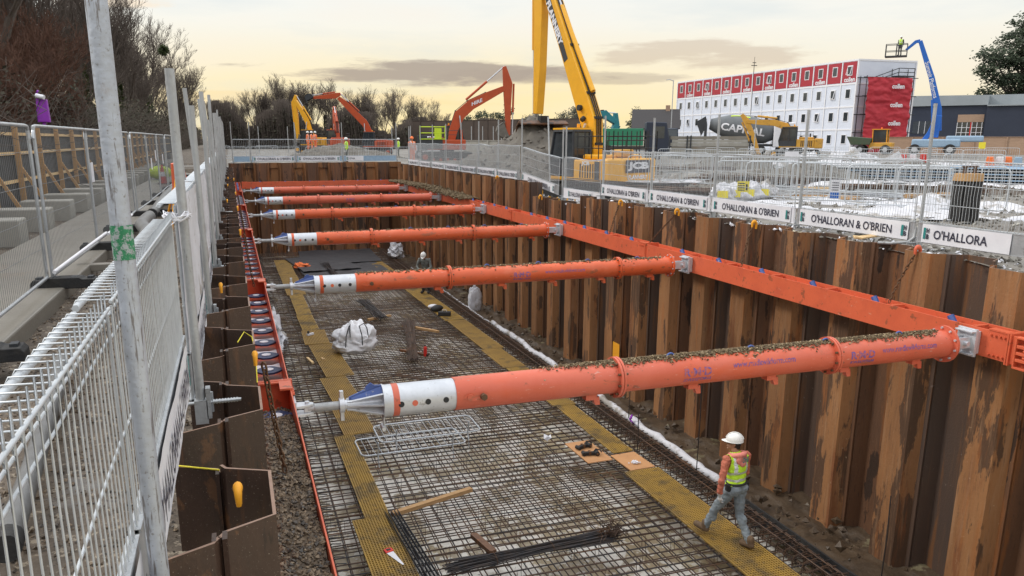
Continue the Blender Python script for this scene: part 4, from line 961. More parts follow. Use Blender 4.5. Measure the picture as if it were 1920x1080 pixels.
# ================================================================ EDGE PROTECTION
BT=textmesh("O'HALLORAN & O'BRIEN",width=1.78,height=.135,bold=.012)
BTH=textmesh("O'HALLORA",width=.86,height=.13,bold=.012)
BTO=textmesh("O'HA",width=.32,height=.105,bold=.012)
EH=textmesh("H",width=.045,height=.07,bold=.05); EB=textmesh("B",width=.045,height=.07,bold=.05); EO=textmesh("8",width=.055,height=.15,bold=.04)
def emblem(m,m2,x,z,y):
    m.box(x-.058,x-.016,y-.001,y,z-.08,z+.08)
    addtext(m2,EH,lambda v:(x+.02+v.x,y-.0015,z+.042+v.y)); addtext(m2,EB,lambda v:(x+.02+v.x,y-.0015,z-.042+v.y))
def guard_panel(name,label,loc,rz,w=2.6,h=1.12,seed=0,group='mesh guard panels round the pit edge',board='galv',banner=None,warp=0,blabel=None,net=False,step=.05,wr=.0036):
    """local x along the panel, -y the face toward the pit, z up from the board's foot"""
    rng=random.Random(seed); t=thing(name,label,'guard panel',loc,rz,group)
    m=MB(); m.box(0,w,-.006,.006,0,.285); m.box(0,w,-.012,.02,0,.012); m.box(0,w,-.012,.02,.275,.287); m.build('toe_board',board,t)
    f=MB(); r=.0048 if wr>.003 else .0036
    def wz(x,z): return warp*math.sin(x*2.2+1)*.05*z
    for z in (.30,.56,.84,h-.02): f.path([(x,.004+.004*rng.random(),z+wz(x,z)+.008*fbm(x,z,seed,1.2)) for x in [w*i/8 for i in range(9)]],r,5)
    f.path([(x,.080,h+wz(x,h)) for x in [w*i/8 for i in range(9)]],.010,6)
    f.path([(x,-.002,h+.012+wz(x,h)) for x in [w*i/8 for i in range(9)]],.0055 if wr>.003 else .0048,5)
    for x in (.02,w-.02): f.path([(x,0,.02),(x,0,h)],.009 if wr>.003 else .0035,5)
    f.build('frame','galvw',t)
    k=MB(); n=int(w/step)
    for i in range(1,n):
        x=w*i/n; a=rng.uniform(-.006,.006)
        k.path([(x+a,0,.22),(x-a+.012,0,.44),(x+a,0,.70),(x+.01,0,.97),(x,0,h-.01+wz(x,h)),(x,.004,h+.010+wz(x,h)),(x,.086,h+.012+wz(x,h)),(x,.096,h-.008+wz(x,h))],wr,4)
    k.build('wire_mesh','galvw',t)
    if net:
        k=MB(); k.grid(12,6,lambda a,b:(w*a,-.012+.02*fbm(a*4,b*3,seed,1.3),.27+(h-.27)*b)); k.build('debris_net','sheet',t)
    if banner:
        b=thing('banner',blabel,'banner',loc,rz,'printed company banners on the guard rails')
        bw=banner[0]; x0=banner[1]; hh=.265 if banner[2]!='big' else .27; zc=.145
        q=MB(); nn=24
        def bf(a,c):
            x=x0+bw*a; z=zc+(c-.5)*hh; return (x,-.022-.006*fbm(x*2,z*4,seed,1.6),z)
        q.grid(nn,4,bf); q.build('vinyl','white',b)
        tx=MB(); e1=MB(); e2=MB(); yy=-.031
        if banner[2]=='tear': addtext(tx,BTH,lambda v:(x0+.20+.44+v.x,yy,zc+v.y)); emblem(e1,e2,x0+.09,zc,yy)
        elif banner[2]=='half': addtext(tx,BTO,lambda v:(x0+.18+.17+v.x,yy,zc+v.y)); emblem(e1,e2,x0+.09,zc,yy)
        else:
            s=min(1,(bw-.34)/1.78); addtext(tx,BT,lambda v:(x0+bw/2+v.x*s,yy,zc+v.y)); emblem(e1,e2,x0+.09,zc,yy); emblem(e1,e2,x0+bw-.07,zc,yy)
        tx.build('lettering','textd',b); e1.build('emblem','teal',b); e2.build('emblem_letters','textd',b)
    return t
def post(loc,label,h=2.0,lean=(0,0),mt='tube',r=.0245,band=None,clamp=True,dirx=1):
    t=thing('scaffold_post',label,'post',loc,0,'scaffold tube posts clamped round the pit edge')
    m=MB(); top=(lean[0],lean[1],h); m.rod((0,0,-.08),top,r,18); p=m.build('tube',mt,t)
    m=MB(); m.rod((lean[0],lean[1],h),(lean[0],lean[1],h+.002),r*.8,18); m.build('tube_bore','dark',p)
    if band: 
        m=MB(); a=Vector(top)*band[0]; b=Vector(top)*band[1]; m.rod(a,b,r+.0012,18,caps=False); m.build('paint_band','green',p)
    if clamp:
        m=MB(); m.box(-.035,.035,-.03,.03,-.12,.02); m.box(dirx*.03,dirx*.055,-.03,.03,-.09,.09) if dirx>0 else m.box(-.055,-.03,-.03,.03,-.09,.09)
        for i in range(10): m.rod((dirx*(.05+.016*i),0,.0),(dirx*(.058+.016*i),0,.0),.014,8); m.rod((dirx*(.058+.016*i),0,.0),(dirx*(.066+.016*i),0,.0),.011,8)
        m.rod((-dirx*.09,0,0),(dirx*.22,0,0),.010,8); m.rod((dirx*.06,0,-.06),(dirx*.06,0,.06),.009,6); m.build('screw_clamp','galv',t)
    return t
PR=[6.35,9.02,11.66,14.33,16.98,19.6,22.2,26.05,28.6,31.1,33.7,36.3,38.9,41.6,44.4]
def zr(y): return -1.46 if y<19.7 else (-1.70 if y<23 else -1.36)
for i,y in enumerate(PR): post((9.55,y,zr(y)-.02),f'upright scaffold post on the right pit edge, {ORD[i]} from the near end',1.98 if y<19 else 2.1,(0,0),'tube',dirx=-1)
post((9.50,23.3,-1.45),'scaffold post leaning to the right where the right hand panels step down',2.15,(.10,.5),'tube')
post((9.62,22.6,-1.68),'second upright scaffold post close beside the dropped guard panel',2.0)
for i in range(len(PR)-1):
    y0,y1=PR[i],PR[i+1]; w=y1-y0-.06; kind=None
    if i==0: b=(1.35,w-1.45,'tear'); kind=1
    elif i<5: b=(w-.18,.09,'full'); kind=1
    elif i==5: b=(w-.9,.4,'full'); kind=1
    else: b=(w-.3,.12,'full'); kind=1
    if i==6: continue
    z=zr((y0+y1)/2)
    if i==0: b=(1.40,.10,'tear')
    guard_panel('guard_rail',f'galvanised mesh guard panel on the right pit edge, {ORD[i]} bay from the near end',(9.48,y1-.03,z),-math.pi/2,w,1.16,i,board='galv' if i in(0,1,7,9,12) else 'white',banner=b,warp=.5 if i in (5,8) else .12,
      blabel=f'white contractor banner on the right pit edge, {ORD[i]} bay from the near end'+(', torn short' if i==0 else ''))
p=guard_panel('guard_rail','sloping mesh guard panel dropping toward the stepped down piles on the right edge',(9.5,26.0,-1.36),-math.pi/2,3.4,1.1,44,banner=(2.9,.2,'full'),warp=.2,blabel='white contractor banner on the sloping guard panel of the right edge')
p.rotation_euler=(0,rad(5),-math.pi/2)
for o in [o for o in bpy.data.objects if o.get('label')=='white contractor banner on the sloping guard panel of the right edge']: o.rotation_euler=(0,rad(5),-math.pi/2)
# near bent foot and boards under the right banners
m=MB(); m.path([(9.50,9.05,-1.25),(9.49,9.05,-1.40),(9.42,9.08,-1.47),(9.25,9.22,-1.50),(9.12,9.35,-1.50)],.022,8); tag(m.build('bent_tube','tube'),'bent grey tube end at the foot of the tallest right hand post','tube')
for i,(x,y,a,l) in enumerate([(9.25,9.9,.9,.34),(9.3,9.75,.3,.5)]):
    m=MB(); m.box(-l/2,l/2,-.06,.06,0,.02); o=m.build('offcut','timberl'); o.location=(x,y,-1.50+.03*i); o.rotation_euler=(.1,0,a); tag(o,'pale wood offcut on the ground behind the right piles, '+('farther' if i==0 else 'nearer')+' of two')
    o['category']='offcut'
# left side
PL=[1.6,4.6,7.05,9.85,12.4,14.5,17.5,20.8,24.5,28,31.5,35,38.5,42,45.2]
for i,y in enumerate(PL):
    xx=-.265; y=2.1 if i==0 else y
    post((xx,y,-1.47),('pale scaffold post with a flaking green band, closest to the camera on the left','grey scaffold post second from the near end of the left rail')[i] if i<2 else f'grey scaffold post on the left pit edge, {ORD[i]} from the near end',(1.78,1.83,1.74,2.0,1.75,2.2,2.0,2.1,2.3,2.2,2.3,2.3,2.3,2.3,2.3)[i],(-.005*(i%3),0),'pole' if i==0 else 'tube',band=(.666,.713) if i==0 else None,dirx=1)
for i,(dx,dy) in enumerate([(-.05,7.35),(-.06,10.1),(-.05,14.9),(-.07,18.0)]):
    post((-.33,dy,-1.47),f'extra scaffold post tied behind the left rail, {ORD[i]} from the near end',1.95+.1*i,(-.12,.02),'tube',clamp=False)
guard_panel('guard_rail','closest mesh guard panel with bent over top wires, along the left pit edge',(-.325,-.55,-1.34),math.pi/2,2.72,.91,51,wr=.0021,banner=(1.7,.95,'full'),blabel='white contractor banner low on the closest left guard panel')
guard_panel('guard_rail','second mesh guard panel from the near end of the left pit edge',(-.325,2.2,-1.34),math.pi/2,2.35,.92,52,wr=.0021,banner=(2.1,.12,'full'),blabel='white contractor banner on the second left guard panel')
for i in range(1,len(PL)-1):
    y0,y1=PL[i],PL[i+1]; guard_panel('guard_rail',f'mesh guard panel with pale netting on the left pit edge, {ORD[i+1]} from the near end' if i<4 else f'mesh guard panel on the left pit edge, {ORD[i+1]} from the near end',(-.31,y0+.04,-1.47),math.pi/2,y1-y0-.08,1.12,60+i,banner=(min(2.1,y1-y0-.3),.12,'full'),blabel=f'white contractor banner on the left pit edge, {ORD[i+1]} from the near end',net=i<5)
# rope, tape on the second post
m=MB(); rng=random.Random(5)
for k in range(9): m.path([(-.30+.06*math.cos(a)+rng.gauss(0,.006),4.58+.07*math.sin(a),-.40+rng.gauss(0,.012)) for a in [j*math.tau/10 for j in range(11)]],.004,4)
m.path([(-.33,4.6,-.40),(-.37,4.3,-.43),(-.36,4.0,-.45)],.004,4); m.path([(-.30,4.55,-.42),(-.36,4.35,-.46),(-.33,4.2,-.50)],.004,4)
tag(m.build('tie_rope','white'),'white cord knotted round the second left post at rail height','cord')
m=MB(); m.path([(-.42,3.5,-1.82),(-.40,3.75,-1.62),(-.37,4.1,-1.45),(-.35,4.2,-1.40)],.004,5); tag(m.build('cable','yellow'),'thin yellow cable rising beside the left piles near the banner','cable')
m=MB(); m.path([(-.05,5.7,-1.40),(0,5.8,-1.35),(.05,5.75,-1.38),(.065,5.6,-1.46),(.06,5.4,-1.62)],.004,5); tag(m.build('cable','yellow'),'thin yellow cable looped over the left pile tops by the screw clamp','cable')
# far end fence
FX=[.1,1.05,3.47,6.08,9.2]
for i,x in enumerate(FX): post((x,46.3,-1.2),f'scaffold post on the far pit edge, {ORD[i]} from the left',2.15)
for i in range(4):
    b=[None,(2.2,.08,'full'),(2.3,.08,'full'),(1.0,.12,'half')][i]
    guard_panel('guard_rail',f'mesh guard panel on the far pit edge, {ORD[i]} from the left',(FX[i]+.05,46.22,-1.18),0,FX[i+1]-FX[i]-.1,1.2,90+i,board='bluel',banner=b,blabel=f'white contractor banner on the far pit edge, {ORD[max(0,i-1)]} from the left',step=.09)
# ================================================================ LEFT STRIP
# temporary fence panels
def heras(label,loc,rz,w=3.45,proto=[None]):
    if proto[0] is None:
        t=thing('site_fence',label,'fence panel',loc,rz,'temporary mesh fence panels along the concrete path')
        m=MB(); h=1.85
        for x in (.03,w-.03): m.rod((x,0,-.02),(x,0,h),.019,8)
        m.path([(-.02,0,h-.14),(0,0,h-.08),(.07,0,h),(.16,0,h+.005),(w-.16,0,h+.005),(w-.07,0,h),(w,0,h-.08),(w+.02,0,h-.14)],.019,8); m.path([(.03,0,.12),(w-.03,0,.12)],.019,8); m.build('frame','galv',t)
        k=MB()
        for i in range(1,46): k.path([(w*i/46,0,.12),(w*i/46+.004,0,h*.5),(w*i/46,0,h)],.0022,3)
        for i in range(1,5):
            z=.12+i*.36; k.path([(x,.012*fbm(x,z,3,2),z+.02*fbm(x,z,7,1.5)) for x in [w*j/10 for j in range(11)]],.003,4)
        k.build('wire_mesh','galvd',t)
        proto[0]=t; return t
    return dup(proto[0],loc,rz,label)
def block(label,loc,rz,proto=[None]):
    if proto[0] is None:
        t=thing('rubber_block',label,'fence foot',loc,rz,'black rubber feet of the temporary fence')
        m=MB(); m.prism([(-.36,0),(.36,0),(.36,.07),(.33,.11),(.20,.11),(.17,.13),(-.17,.13),(-.20,.11),(-.33,.11),(-.36,.07)],-.11,.11); m.build('body','dark',t,bevel=.008)
        m=MB()
        for x in (-.28,-.1,.1,.28): m.box(x-.03,x+.03,-.05,.05,.108,.134)
        m.build('grip_block','graphite',t); proto[0]=t; return t
    return dup(proto[0],loc,rz,label)
hy=[0.0,3.5,7.0,10.4,13.85,16.6,19.8,23.2,26.6,30,33.4,36.8,40.2]
for i,y in enumerate(hy):
    block(f'black rubber fence foot beside the concrete path, {ORD[i]} from the near end',(-1.98-(.03*(i%3)),y,-1.72),rad(-4 if i%2 else 3))
    if i<len(hy)-1: heras(f'temporary mesh fence panel along the concrete path, {ORD[i]} from the near end',(-2.12,y,-1.70),math.pi/2+rad(.5*(i%3)-.4)).scale=((hy[i+1]-y)/3.5,1,1)
# loose white tube and black pads on the path edge
for i,(a,b) in enumerate([((-2.05,10.2,-1.50),(-1.98,13.9,-1.45)),((-2.0,14.2,-1.5),(-1.95,17.2,-1.45))]):
    m=MB(); m.rod(a,b,.022,10); tag(m.build('loose_tube','trim'),('nearer' if i==0 else 'farther')+' pale loose tube resting along the fence feet','tube')
# note cards on the fence
for i,(y,z) in enumerate([(13.9,-.35),(24,-.5),(25.5,-.3),(28,-.45)]):
    m=MB(); m.box(-2.10,-2.09,y,y+.22,z-.30,z); tag(m.build('notice_card','white'),f'small white notice fixed to the fence along the path, {ORD[i]} from the near end','notice')
# hoarding with timber posts
t=thing('hoarding','dark grey hoarding along the left boundary with a flat top','hoarding',(-4.95,0,-1.9))
m=MB(); m.box(-.02,.0,-6,75,0,2.25); m.box(-.035,.02,-6,75,2.25,2.28); m.build('panel','hoard',t)
m=MB()
for z in (.9,1.55,2.0): m.box(.001,.05,-6,75,z,z+.07)
m.build('rail','timberl',t)
hp=[7.4+2.42*i for i in range(24)]
for i,y in enumerate(hp):
    m=MB(); m.box(.05,.16,y-.05,y+.05,0,2.28); m.prism([(.16,.1),(.85,.0),(.95,.0),(.16,1.3)] if False else [(.16,1.15),(.16,1.28),(.80,.02),(.70,.02)],y-.03,y+.03); m.build('post','timber',t)
for i,y in enumerate(hp):
    m=MB(); s=.5
    m.prism([(y-.42,0),(y+.42,0),(y+.42,.40),(y+.34,s),(y-.34,s),(y-.42,.40)] if False else [(y-.30,0),(y+.30,0),(y+.30,s),(y-.30,s)],0,1.05,'x')
    o=m.build('concrete_block','conc',bevel=.03); o.location=(-4.70,-.9,-1.88); tag(o,f'pale concrete ballast block at the foot of the hoarding, {ORD[i]} from the near end','concrete block','ballast blocks along the hoarding')
# camera on purple post
t=thing('camera_mast','purple camera mast with white camera rising above the hoarding','camera mast',(-5.15,26.9,-1.85))
m=MB(); m.rod((0,0,0),(0,0,2.5),.05,8); m.build('pole','purple',t)
m=MB(); m.prism([(-.17,2.35),(.17,2.35),(.15,3.0),(-.12,3.05)],-.10,.10); m.build('housing','purple',t,bevel=.02)
m=MB(); m.rod((-.10,-.12,3.10),(.12,-.20,3.05),.065,12); m.build('camera','white',t); m=MB(); m.path([(0,0,3.05),(-.10,0,3.18),(-.05,-.05,3.24)],.03,6); m.build('bracket','purple',t)
m=MB(); m.path([(.0,-.12,3.0),(-.14,-.15,2.7),(-.15,-.12,2.2),(-.05,-.1,1.8)],.012,5); m.build('cable','dark',t)
# pipes on the mud
def pipe(pts,r,label,mt='pipe',ends=True):
    t=thing('drain_pipe',label,'pipe',pts[0],0); m=MB(); p0=Vector(pts[0]); m.path([Vector(p)-p0 for p in pts],r,14); m.build('tube',mt,t)
    if ends: m=MB(); d=(Vector(pts[1])-p0).normalized(); m.rod(-d*.02,d*.10,r*1.18,14); m.build('socket','dark',t)
    return t
pipe([(-1.05,3.6,-1.72),(-1.15,4.6,-1.73),(-1.30,6.0,-1.74),(-1.42,6.9,-1.74)],.055,'grey pipe half sunk in the mud between the path and the near rail')
pipe([(-1.55,14.0,-1.78),(-1.50,15.2,-1.60),(-1.62,15.6,-1.50),(-1.7,16.8,-1.55),(-1.75,18.5,-1.6)],.12,'bent grey drainage pipe lying by the fence feet','pipe')
pipe([(-1.75,19,-1.6),(-1.85,24,-1.55),(-1.9,29,-1.55)],.10,'long straight grey pipe beyond the bent one','pipe')
for i,(x,y) in enumerate([(-1.75,12.2),(-1.7,15.3),(-1.6,18.4),(-1.6,21.5)]):
    m=MB(); m.box(-.42,.42,-.09,.09,0,.10); o=m.build('timber_bearer','dark' if i%2 else 'slab',bevel=.01); o.location=(x,y,-1.80); tag(o,f'dark bearer lying under the pipes on the mud, {ORD[i]} from the near end','bearer')
# tripod with orange cover
t=thing('survey_tripod','yellow legged survey tripod under an orange cover behind the second left post','tripod',(-1.0,16.3,-1.85),.2)
for a in (0,2.09,4.19):
    m=MB(); m.rod((math.cos(a)*.55,math.sin(a)*.55,0),(0,0,1.25),.022,6); m.build('leg','hookp',t)
m=MB(); m.rod((.1,.1,.55),(.02,.02,1.42),.20,9,.11); m.build('cover','orange',t)
# traffic cone
t=thing('traffic_cone','red and white traffic cone standing on the concrete path','cone',(-2.6,34,-1.70))
m=MB(); m.rod((0,0,.02),(0,0,.75),.16,14,.03); m.build('cone','red',t); m=MB(); m.rod((0,0,.30),(0,0,.48),.118,14,.086); m.build('sleeve','white',t); m=MB(); m.box(-.2,.2,-.2,.2,0,.03); m.build('base','dark',t)
t=thing('cable_reel','lime green bag by the path end','bag',(-3.0,38,-1.7)); m=MB(); m.ell((0,0,.3),(.5,.4,.3),12,8); m.build('body','lime',t); m=MB(); m.path([(-.2,0,.55),(0,0,.75),(.2,0,.55)],.02,5); m.build('strap','dark',t)
# ================================================================ EARTHMOVING MACHINES
def offs(c,wd):   # centreline with half widths -> closed polygon (x,z)
    A=[];B=[];n=len(c)
    for i in range(n):
        a=Vector(c[max(0,i-1)]);b=Vector(c[min(n-1,i+1)]); d=(b-a).normalized(); q=Vector((-d.y,d.x)); p=Vector(c[i]); A.append(p+q*wd[i]); B.append(p-q*wd[i])
    return [(p.x,p.y) for p in A+B[::-1]]
def ram(m,m2,p,q,y,r,split=.55):
    p=Vector((p[0],y,p[1]));q=Vector((q[0],y,q[1])); k=p.lerp(q,split); m.rod(p,k,r,8); m2.rod(k,q,r*.55,8)
def excavator(label,loc,rz,s,paint,boom,bw,stick,sw,bucket,cw=2.8,cab_l=True,grp='excavators on the site',bucketm='spoil',track=True,house=None,gs=(.05,.4)):
    """x forward, boom and stick are centrelines in the x-z plane; cab on the left (+y)"""
    t=thing('excavator',label,'excavator',loc,rz,grp); t.scale=(s,s,s)
    for sy in (-1,1):
        m=MB(); L_=1.9; pts=[(-L_,.0)]+[(L_+.38*math.sin(a),.42-.42*math.cos(a)) for a in [i*math.pi/8 for i in range(9)]]+[(-L_-.38*math.sin(a),.42+.42*math.cos(a)) for a in [i*math.pi/8 for i in range(9)]]
        m.prism(pts,sy*1.25-.27,sy*1.25+.27); k=m.build('track','dark',t)
        m=MB()
        for x in (-1.9,1.9): m.rod((x,sy*1.25-.29,.42),(x,sy*1.25+.29,.42),.24,12)
        for x in (-1.2,-.6,0,.6,1.2): m.rod((x,sy*1.25-.28,.2),(x,sy*1.25+.28,.2),.13,10)
        m.build('track_wheels',paint,k)
    m=MB(); m.box(-.9,.9,-1,1,.35,.8); m.rod((0,0,.8),(0,0,1.0),.62,20); m.build('undercarriage','dark',t)
    m=MB(); m.box(-1.75,1.55,-1.3,-.42,1.0,1.85); m.box(-1.75,-.1,-.42,1.3,1.0,1.85); m.box(-.1,1.5,-.42,1.3,1.0,1.2); m.box(-1.6,-.3,-1.0,1.0,1.85,2.05); b=m.build('body',paint,t,bevel=.06)
    m=MB(); 
    for y0 in (1.302,-1.315):
        for i in range(7): m.box(-1.55+.16*i,-1.48+.16*i,y0,y0+.012,1.15,1.7)
    m.build('vent_grille','dark',b)
    m=MB(); cp=[(-1.76,-1.3),(-2.15,-1.22),(-2.42,-.8),(-2.5,0),(-2.42,.8),(-2.15,1.22),(-1.76,1.3)]
    m.prism(cp,.95,1.92,'z'); c=m.build('counterweight',paint,t,bevel=.09)
    m=MB(); m.rod((-1.3,.5,2.05),(-1.3,.5,2.4),.07,8); m.build('exhaust','dark',b)
    # cab
    m=MB(); z0,z1=1.2,2.95; cabp=[(-.05,z0),(1.45,z0),(1.55,z0+.5),(1.25,z1),(-.05,z1)]
    fr=.05
    for y in (.45,1.28):
        for a,bb in zip(cabp,cabp[1:]+cabp[:1]): m.rod((a[0],y,a[1]),(bb[0],y,bb[1]),fr,6)
        m.rod((.62,y,z0),(.62,y,z1),.04,6)
    for a in cabp: m.rod((a[0],.45,a[1]),(a[0],1.28,a[1]),fr,6)
    m.box(-.08,1.30,.42,1.31,z1-.02,z1+.07); m.box(-.04,1.46,1.26,1.30,z0,z0+.5) 
    cc=m.build('cab',house or 'graphite',t)
    m=MB(); m.prism([(-.04,z0+.01),(1.44,z0+.01),(1.53,z0+.5),(1.23,z1-.03),(-.04,z1-.03)],.47,1.26); m.build('window','glass',cc)
    m=MB(); m.box(.3,.7,.6,1.1,z0+.3,z0+.7); m.build('seat','dark',cc)
    # boom and stick
    def RAM(p,q,y,r):
        r1=MB(); r2=MB(); ram(r1,r2,p,q,y,r); k=r1.build('ram_cylinder',paint,t); r2.build('ram_rod','silver',k)
    P=offs(boom,bw); m=MB(); m.prism(P,-.24,.24); bo=m.build('boom',paint,t,bevel=.03)
    P=offs(stick,sw); m=MB(); m.prism(P,-.19,.19); st=m.build('stick',paint,t,bevel=.03)
    mid=Vector(boom[len(boom)//2]); 
    RAM((1.35,1.25),(boom[2][0],boom[2][1]-.05),.34,.10); RAM((1.35,1.25),(boom[2][0],boom[2][1]-.05),-.34,.10)
    bt=Vector(boom[-2]); d=(Vector(boom[-1])-Vector(boom[0])).normalized(); up=Vector((-d.y,d.x)); 
    if up.y<0: up=-up
    a0=mid+up*(bw[len(boom)//2]+.18); tail=Vector(stick[0])
    RAM(a0,tail,0,.11)
    sd_=(Vector(stick[-1])-Vector(stick[1])).normalized(); sup=Vector((-sd_.y,sd_.x)); 
    sgn=1 if (tail-Vector(boom[-1])).dot(sup)>=0 and False else 1
    fr_=Vector((1,0)) if sup.x<0 else Vector((0,0))
    if sup.x<0: sup=-sup
    RAM(Vector(stick[1])+sup*(sw[1]+.12),Vector(stick[-1])+sup*.35,0,.09)
    m=MB()
    for yy in (-.10,0,.10):
        m.path([(boom[i][0]+up.x*(bw[i]+.05),yy,boom[i][1]+up.y*(bw[i]+.05)) for i in range(1,len(boom)-1)],.028,5)
    for i in range(1,len(boom)-1): m.box(boom[i][0]+up.x*(bw[i]+.02)-.06,boom[i][0]+up.x*(bw[i]+.02)+.06,-.2,.2,boom[i][1]+up.y*(bw[i]+.02)-.04,boom[i][1]+up.y*(bw[i]+.02)+.06)
    m.build('hydraulic_hoses','dark',bo)
    # bucket
    e=Vector(stick[-1])
    if bucket:
        ang,bs,bwid=bucket; m=MB(); ca,sa=math.cos(ang),math.sin(ang)
        prof=[(0,.15),(.45,.05),(.75,-.35),(.72,-.85),(.40,-1.15),(-.15,-1.20)]
        inner=[(-.15,-1.12),(.36,-1.07),(.64,-.82),(.67,-.36),(.40,-.03),(0,.05)]
        tr=lambda p:(e.x+(p[0]*ca-p[1]*sa)*bs,e.y+(p[0]*sa+p[1]*ca)*bs)
        m.prism([tr(p) for p in prof+inner],-bwid/2,bwid/2)
        for yy in (-bwid/2,bwid/2-.04): m.prism([tr(p) for p in prof],yy,yy+.04)
        for i in range(5):
            yy=-bwid/2+.04+i*(bwid-.16)/4; m.prism([tr((-.13,-1.21)),tr((-.13,-1.11)),tr((-.40,-1.14))],yy,yy+.08)
        m.build('bucket',bucketm,t)
    # rails and lamps
    m=MB()
    for y in (-1.25,): m.path([(-1.5,y,1.85),(-1.5,y,2.6),(.9,y,2.6),(.9,y,1.85)],.025,5); m.path([(-1.5,y,2.25),(.9,y,2.25)],.02,5); m.path([(-.3,y,1.85),(-.3,y,2.6)],.02,5)
    m.build('handrail','graphite',t)
    m=MB(); m.box(-.09,1.31,.41,1.32,z1+.071,z1+.14); m.build('cab_roof',paint,cc); m=MB(); m.rod((.2,.85,3.10),(.2,.85,3.25),.07,8); m.build('beacon','hookp',t)
    return t
def mtext(parent,txt,w,h,fn,mt,bold=.03):
    m=MB(); addtext(m,textmesh(txt,width=w,height=h,bold=bold),fn); return m.build('lettering',mt,parent)
hd=lambda u,ang: (math.pi/2-(YAW+math.atan((u-930)/1512.8)))+ang    # heading relative to the line of sight
# long reach machine
JZ=-2.62
jp=G(1121,33,JZ); jr_=hd(1121,rad(39)); jl=tuple(jp)
J=excavator('yellow long reach excavator with tall boom, seen from behind beyond the right guard rail',jl,jr_,1.0,'jcb',
 [(.35,1.35),(.28,2.3),(.42,3.3),(.95,4.3),(2.05,6.3),(3.4,8.7),(4.2,10.0)],[.28,.34,.44,.43,.34,.29,.19],
 [(4.55,11.0),(4.3,9.9),(4.15,8.0),(4.2,5.6),(4.3,3.75)],[.16,.31,.30,.25,.15],None,track=True)
m=MB(); m.box(-1.74,-1.45,1.303,1.311,1.1,1.8); m.build('black_side_panel','graphite',J)
m=MB(); m.box(-2.55,-2.3,-1.0,1.0,.70,.945); m.build('rear_bumper','dark',J)
cwo=[c for c in bpy.data.objects if c.parent is J and c.name.startswith('counterweight')][0]
m=MB(); m.box(-2.506,-2.500,-.62,.62,1.38,1.86); pl=m.build('name_plate','textd',cwo)
def rear(yc,zc): return lambda v:(-2.515,yc-v.x,zc+v.y)
mtext(cwo,'JCB',1.05,.34,rear(0,1.62),'white',.06); mtext(cwo,'FLANNERY',.95,.16,rear(0,1.22),'white',.04)
mtext(J,'JCB',.5,.2,lambda v:(-.9-v.x,1.325,1.7+v.y),'white',.05)
# FLANNERY on a dark strip along the boom side
a=Vector((1.85,0,5.9)); b=Vector((3.35,0,8.6)); d=(b-a).normalized(); up_=Vector((-d.z,0,d.x))
m=MB(); m.add([a-up_*.27+Vector((0,.247,0)),b-up_*.22+Vector((0,.247,0)),b+up_*.10+Vector((0,.247,0)),a+up_*.02+Vector((0,.247,0))],[(0,1,2,3)]); m.build('side_strip','graphite',J)
mtext(J,'FLANNERY',2.1,.30,lambda v:tuple((a+b)/2+d*(-v.x+.25)*1+up_*(v.y-.09)+Vector((0,.255,0))),'white',.05)
m=MB()
for (x0,y0,x1,y1) in ((-2.3,-1.1,-2.3,1.1),(-2.3,1.1,-.3,1.25),(-2.3,-1.1,.8,-1.25)):
    for z in (2.3,2.75): m.rod((x0,y0,z),(x1,y1,z),.02,5)
    for k in range(6): x=x0+(x1-x0)*k/5; y=y0+(y1-y0)*k/5; m.rod((x,y,1.9),(x,y,2.95),.022,5)
m.build('guard_rails','dark',J)
m=MB(); m.box(-1.9,-1.3,-.3,.35,1.95,2.25); m.build('engine_cover','catp',J,bevel=.05)
m=MB(); m.rod((.85,.26,3.9),(.85,.40,3.9),.12,10); m.rod((.6,.26,3.5),(.6,.4,3.4),.1,8); m.build('work_lamp','dark',J)
# its bucket
t=thing('excavator_bucket','broad brown ditching bucket resting on the grey spoil heap','bucket',G(1018,37.5,.62),hd(1018,rad(20)))
m=MB(); m.prism([(-.3,.1),(.1,.25),(.55,0),(.62,-.5),(.3,-.85),(-.25,-.9),(-.2,-.82),(.25,-.77),(.54,-.46),(.48,-.02),(.1,.15),(-.28,.04)],-1.15,1.15); m.build('shell','piledark',t)
m=MB(); m.box(-.2,.2,-.2,.2,.1,.45); m.build('bracket','dark',t)
# spoil heap
def heap(label,c,rx,ry,h,seed,mt='spoil',n=60,name='spoil_heap'):
    m=MB()
    def f(a,b):
        x=(a*2-1);y=(b*2-1); r=math.sqrt(x*x+y*y); z=h*max(0,1-r**1.25)*(1+.35*fbm(x*2,y*2,seed,1.2,5))+.10*h*fbm(x*5,y*5,seed,2,4)*(1 if r<1 else 0)-.05
        return (x*rx,y*ry,z)
    m.grid(n,n,f,False if n<40 else True); 
    rng=random.Random(seed)
    for i in range(500):
        a=rng.random();b=rng.random(); p=f(a,b)
        if p[2]>.02: m.lump(p,rng.choice((.04,.07,.12))*max(.6,h/2),rng)
    o=m.build(name,mt); o.location=c; return tag(o,label,'spoil heap')
heap('grey heap of wet spoil beside the long reach excavator',G(1012,38.5,-1.7),4.3,3.6,2.5,1)
heap('low brown heap of spoil to the left of the big grey heap',G(940,47,-1.65),3.4,3.0,1.3,2)
heap('dark spoil heap in front of the two orange excavators',G(640,68,-1.65),6,3,1.3,3)
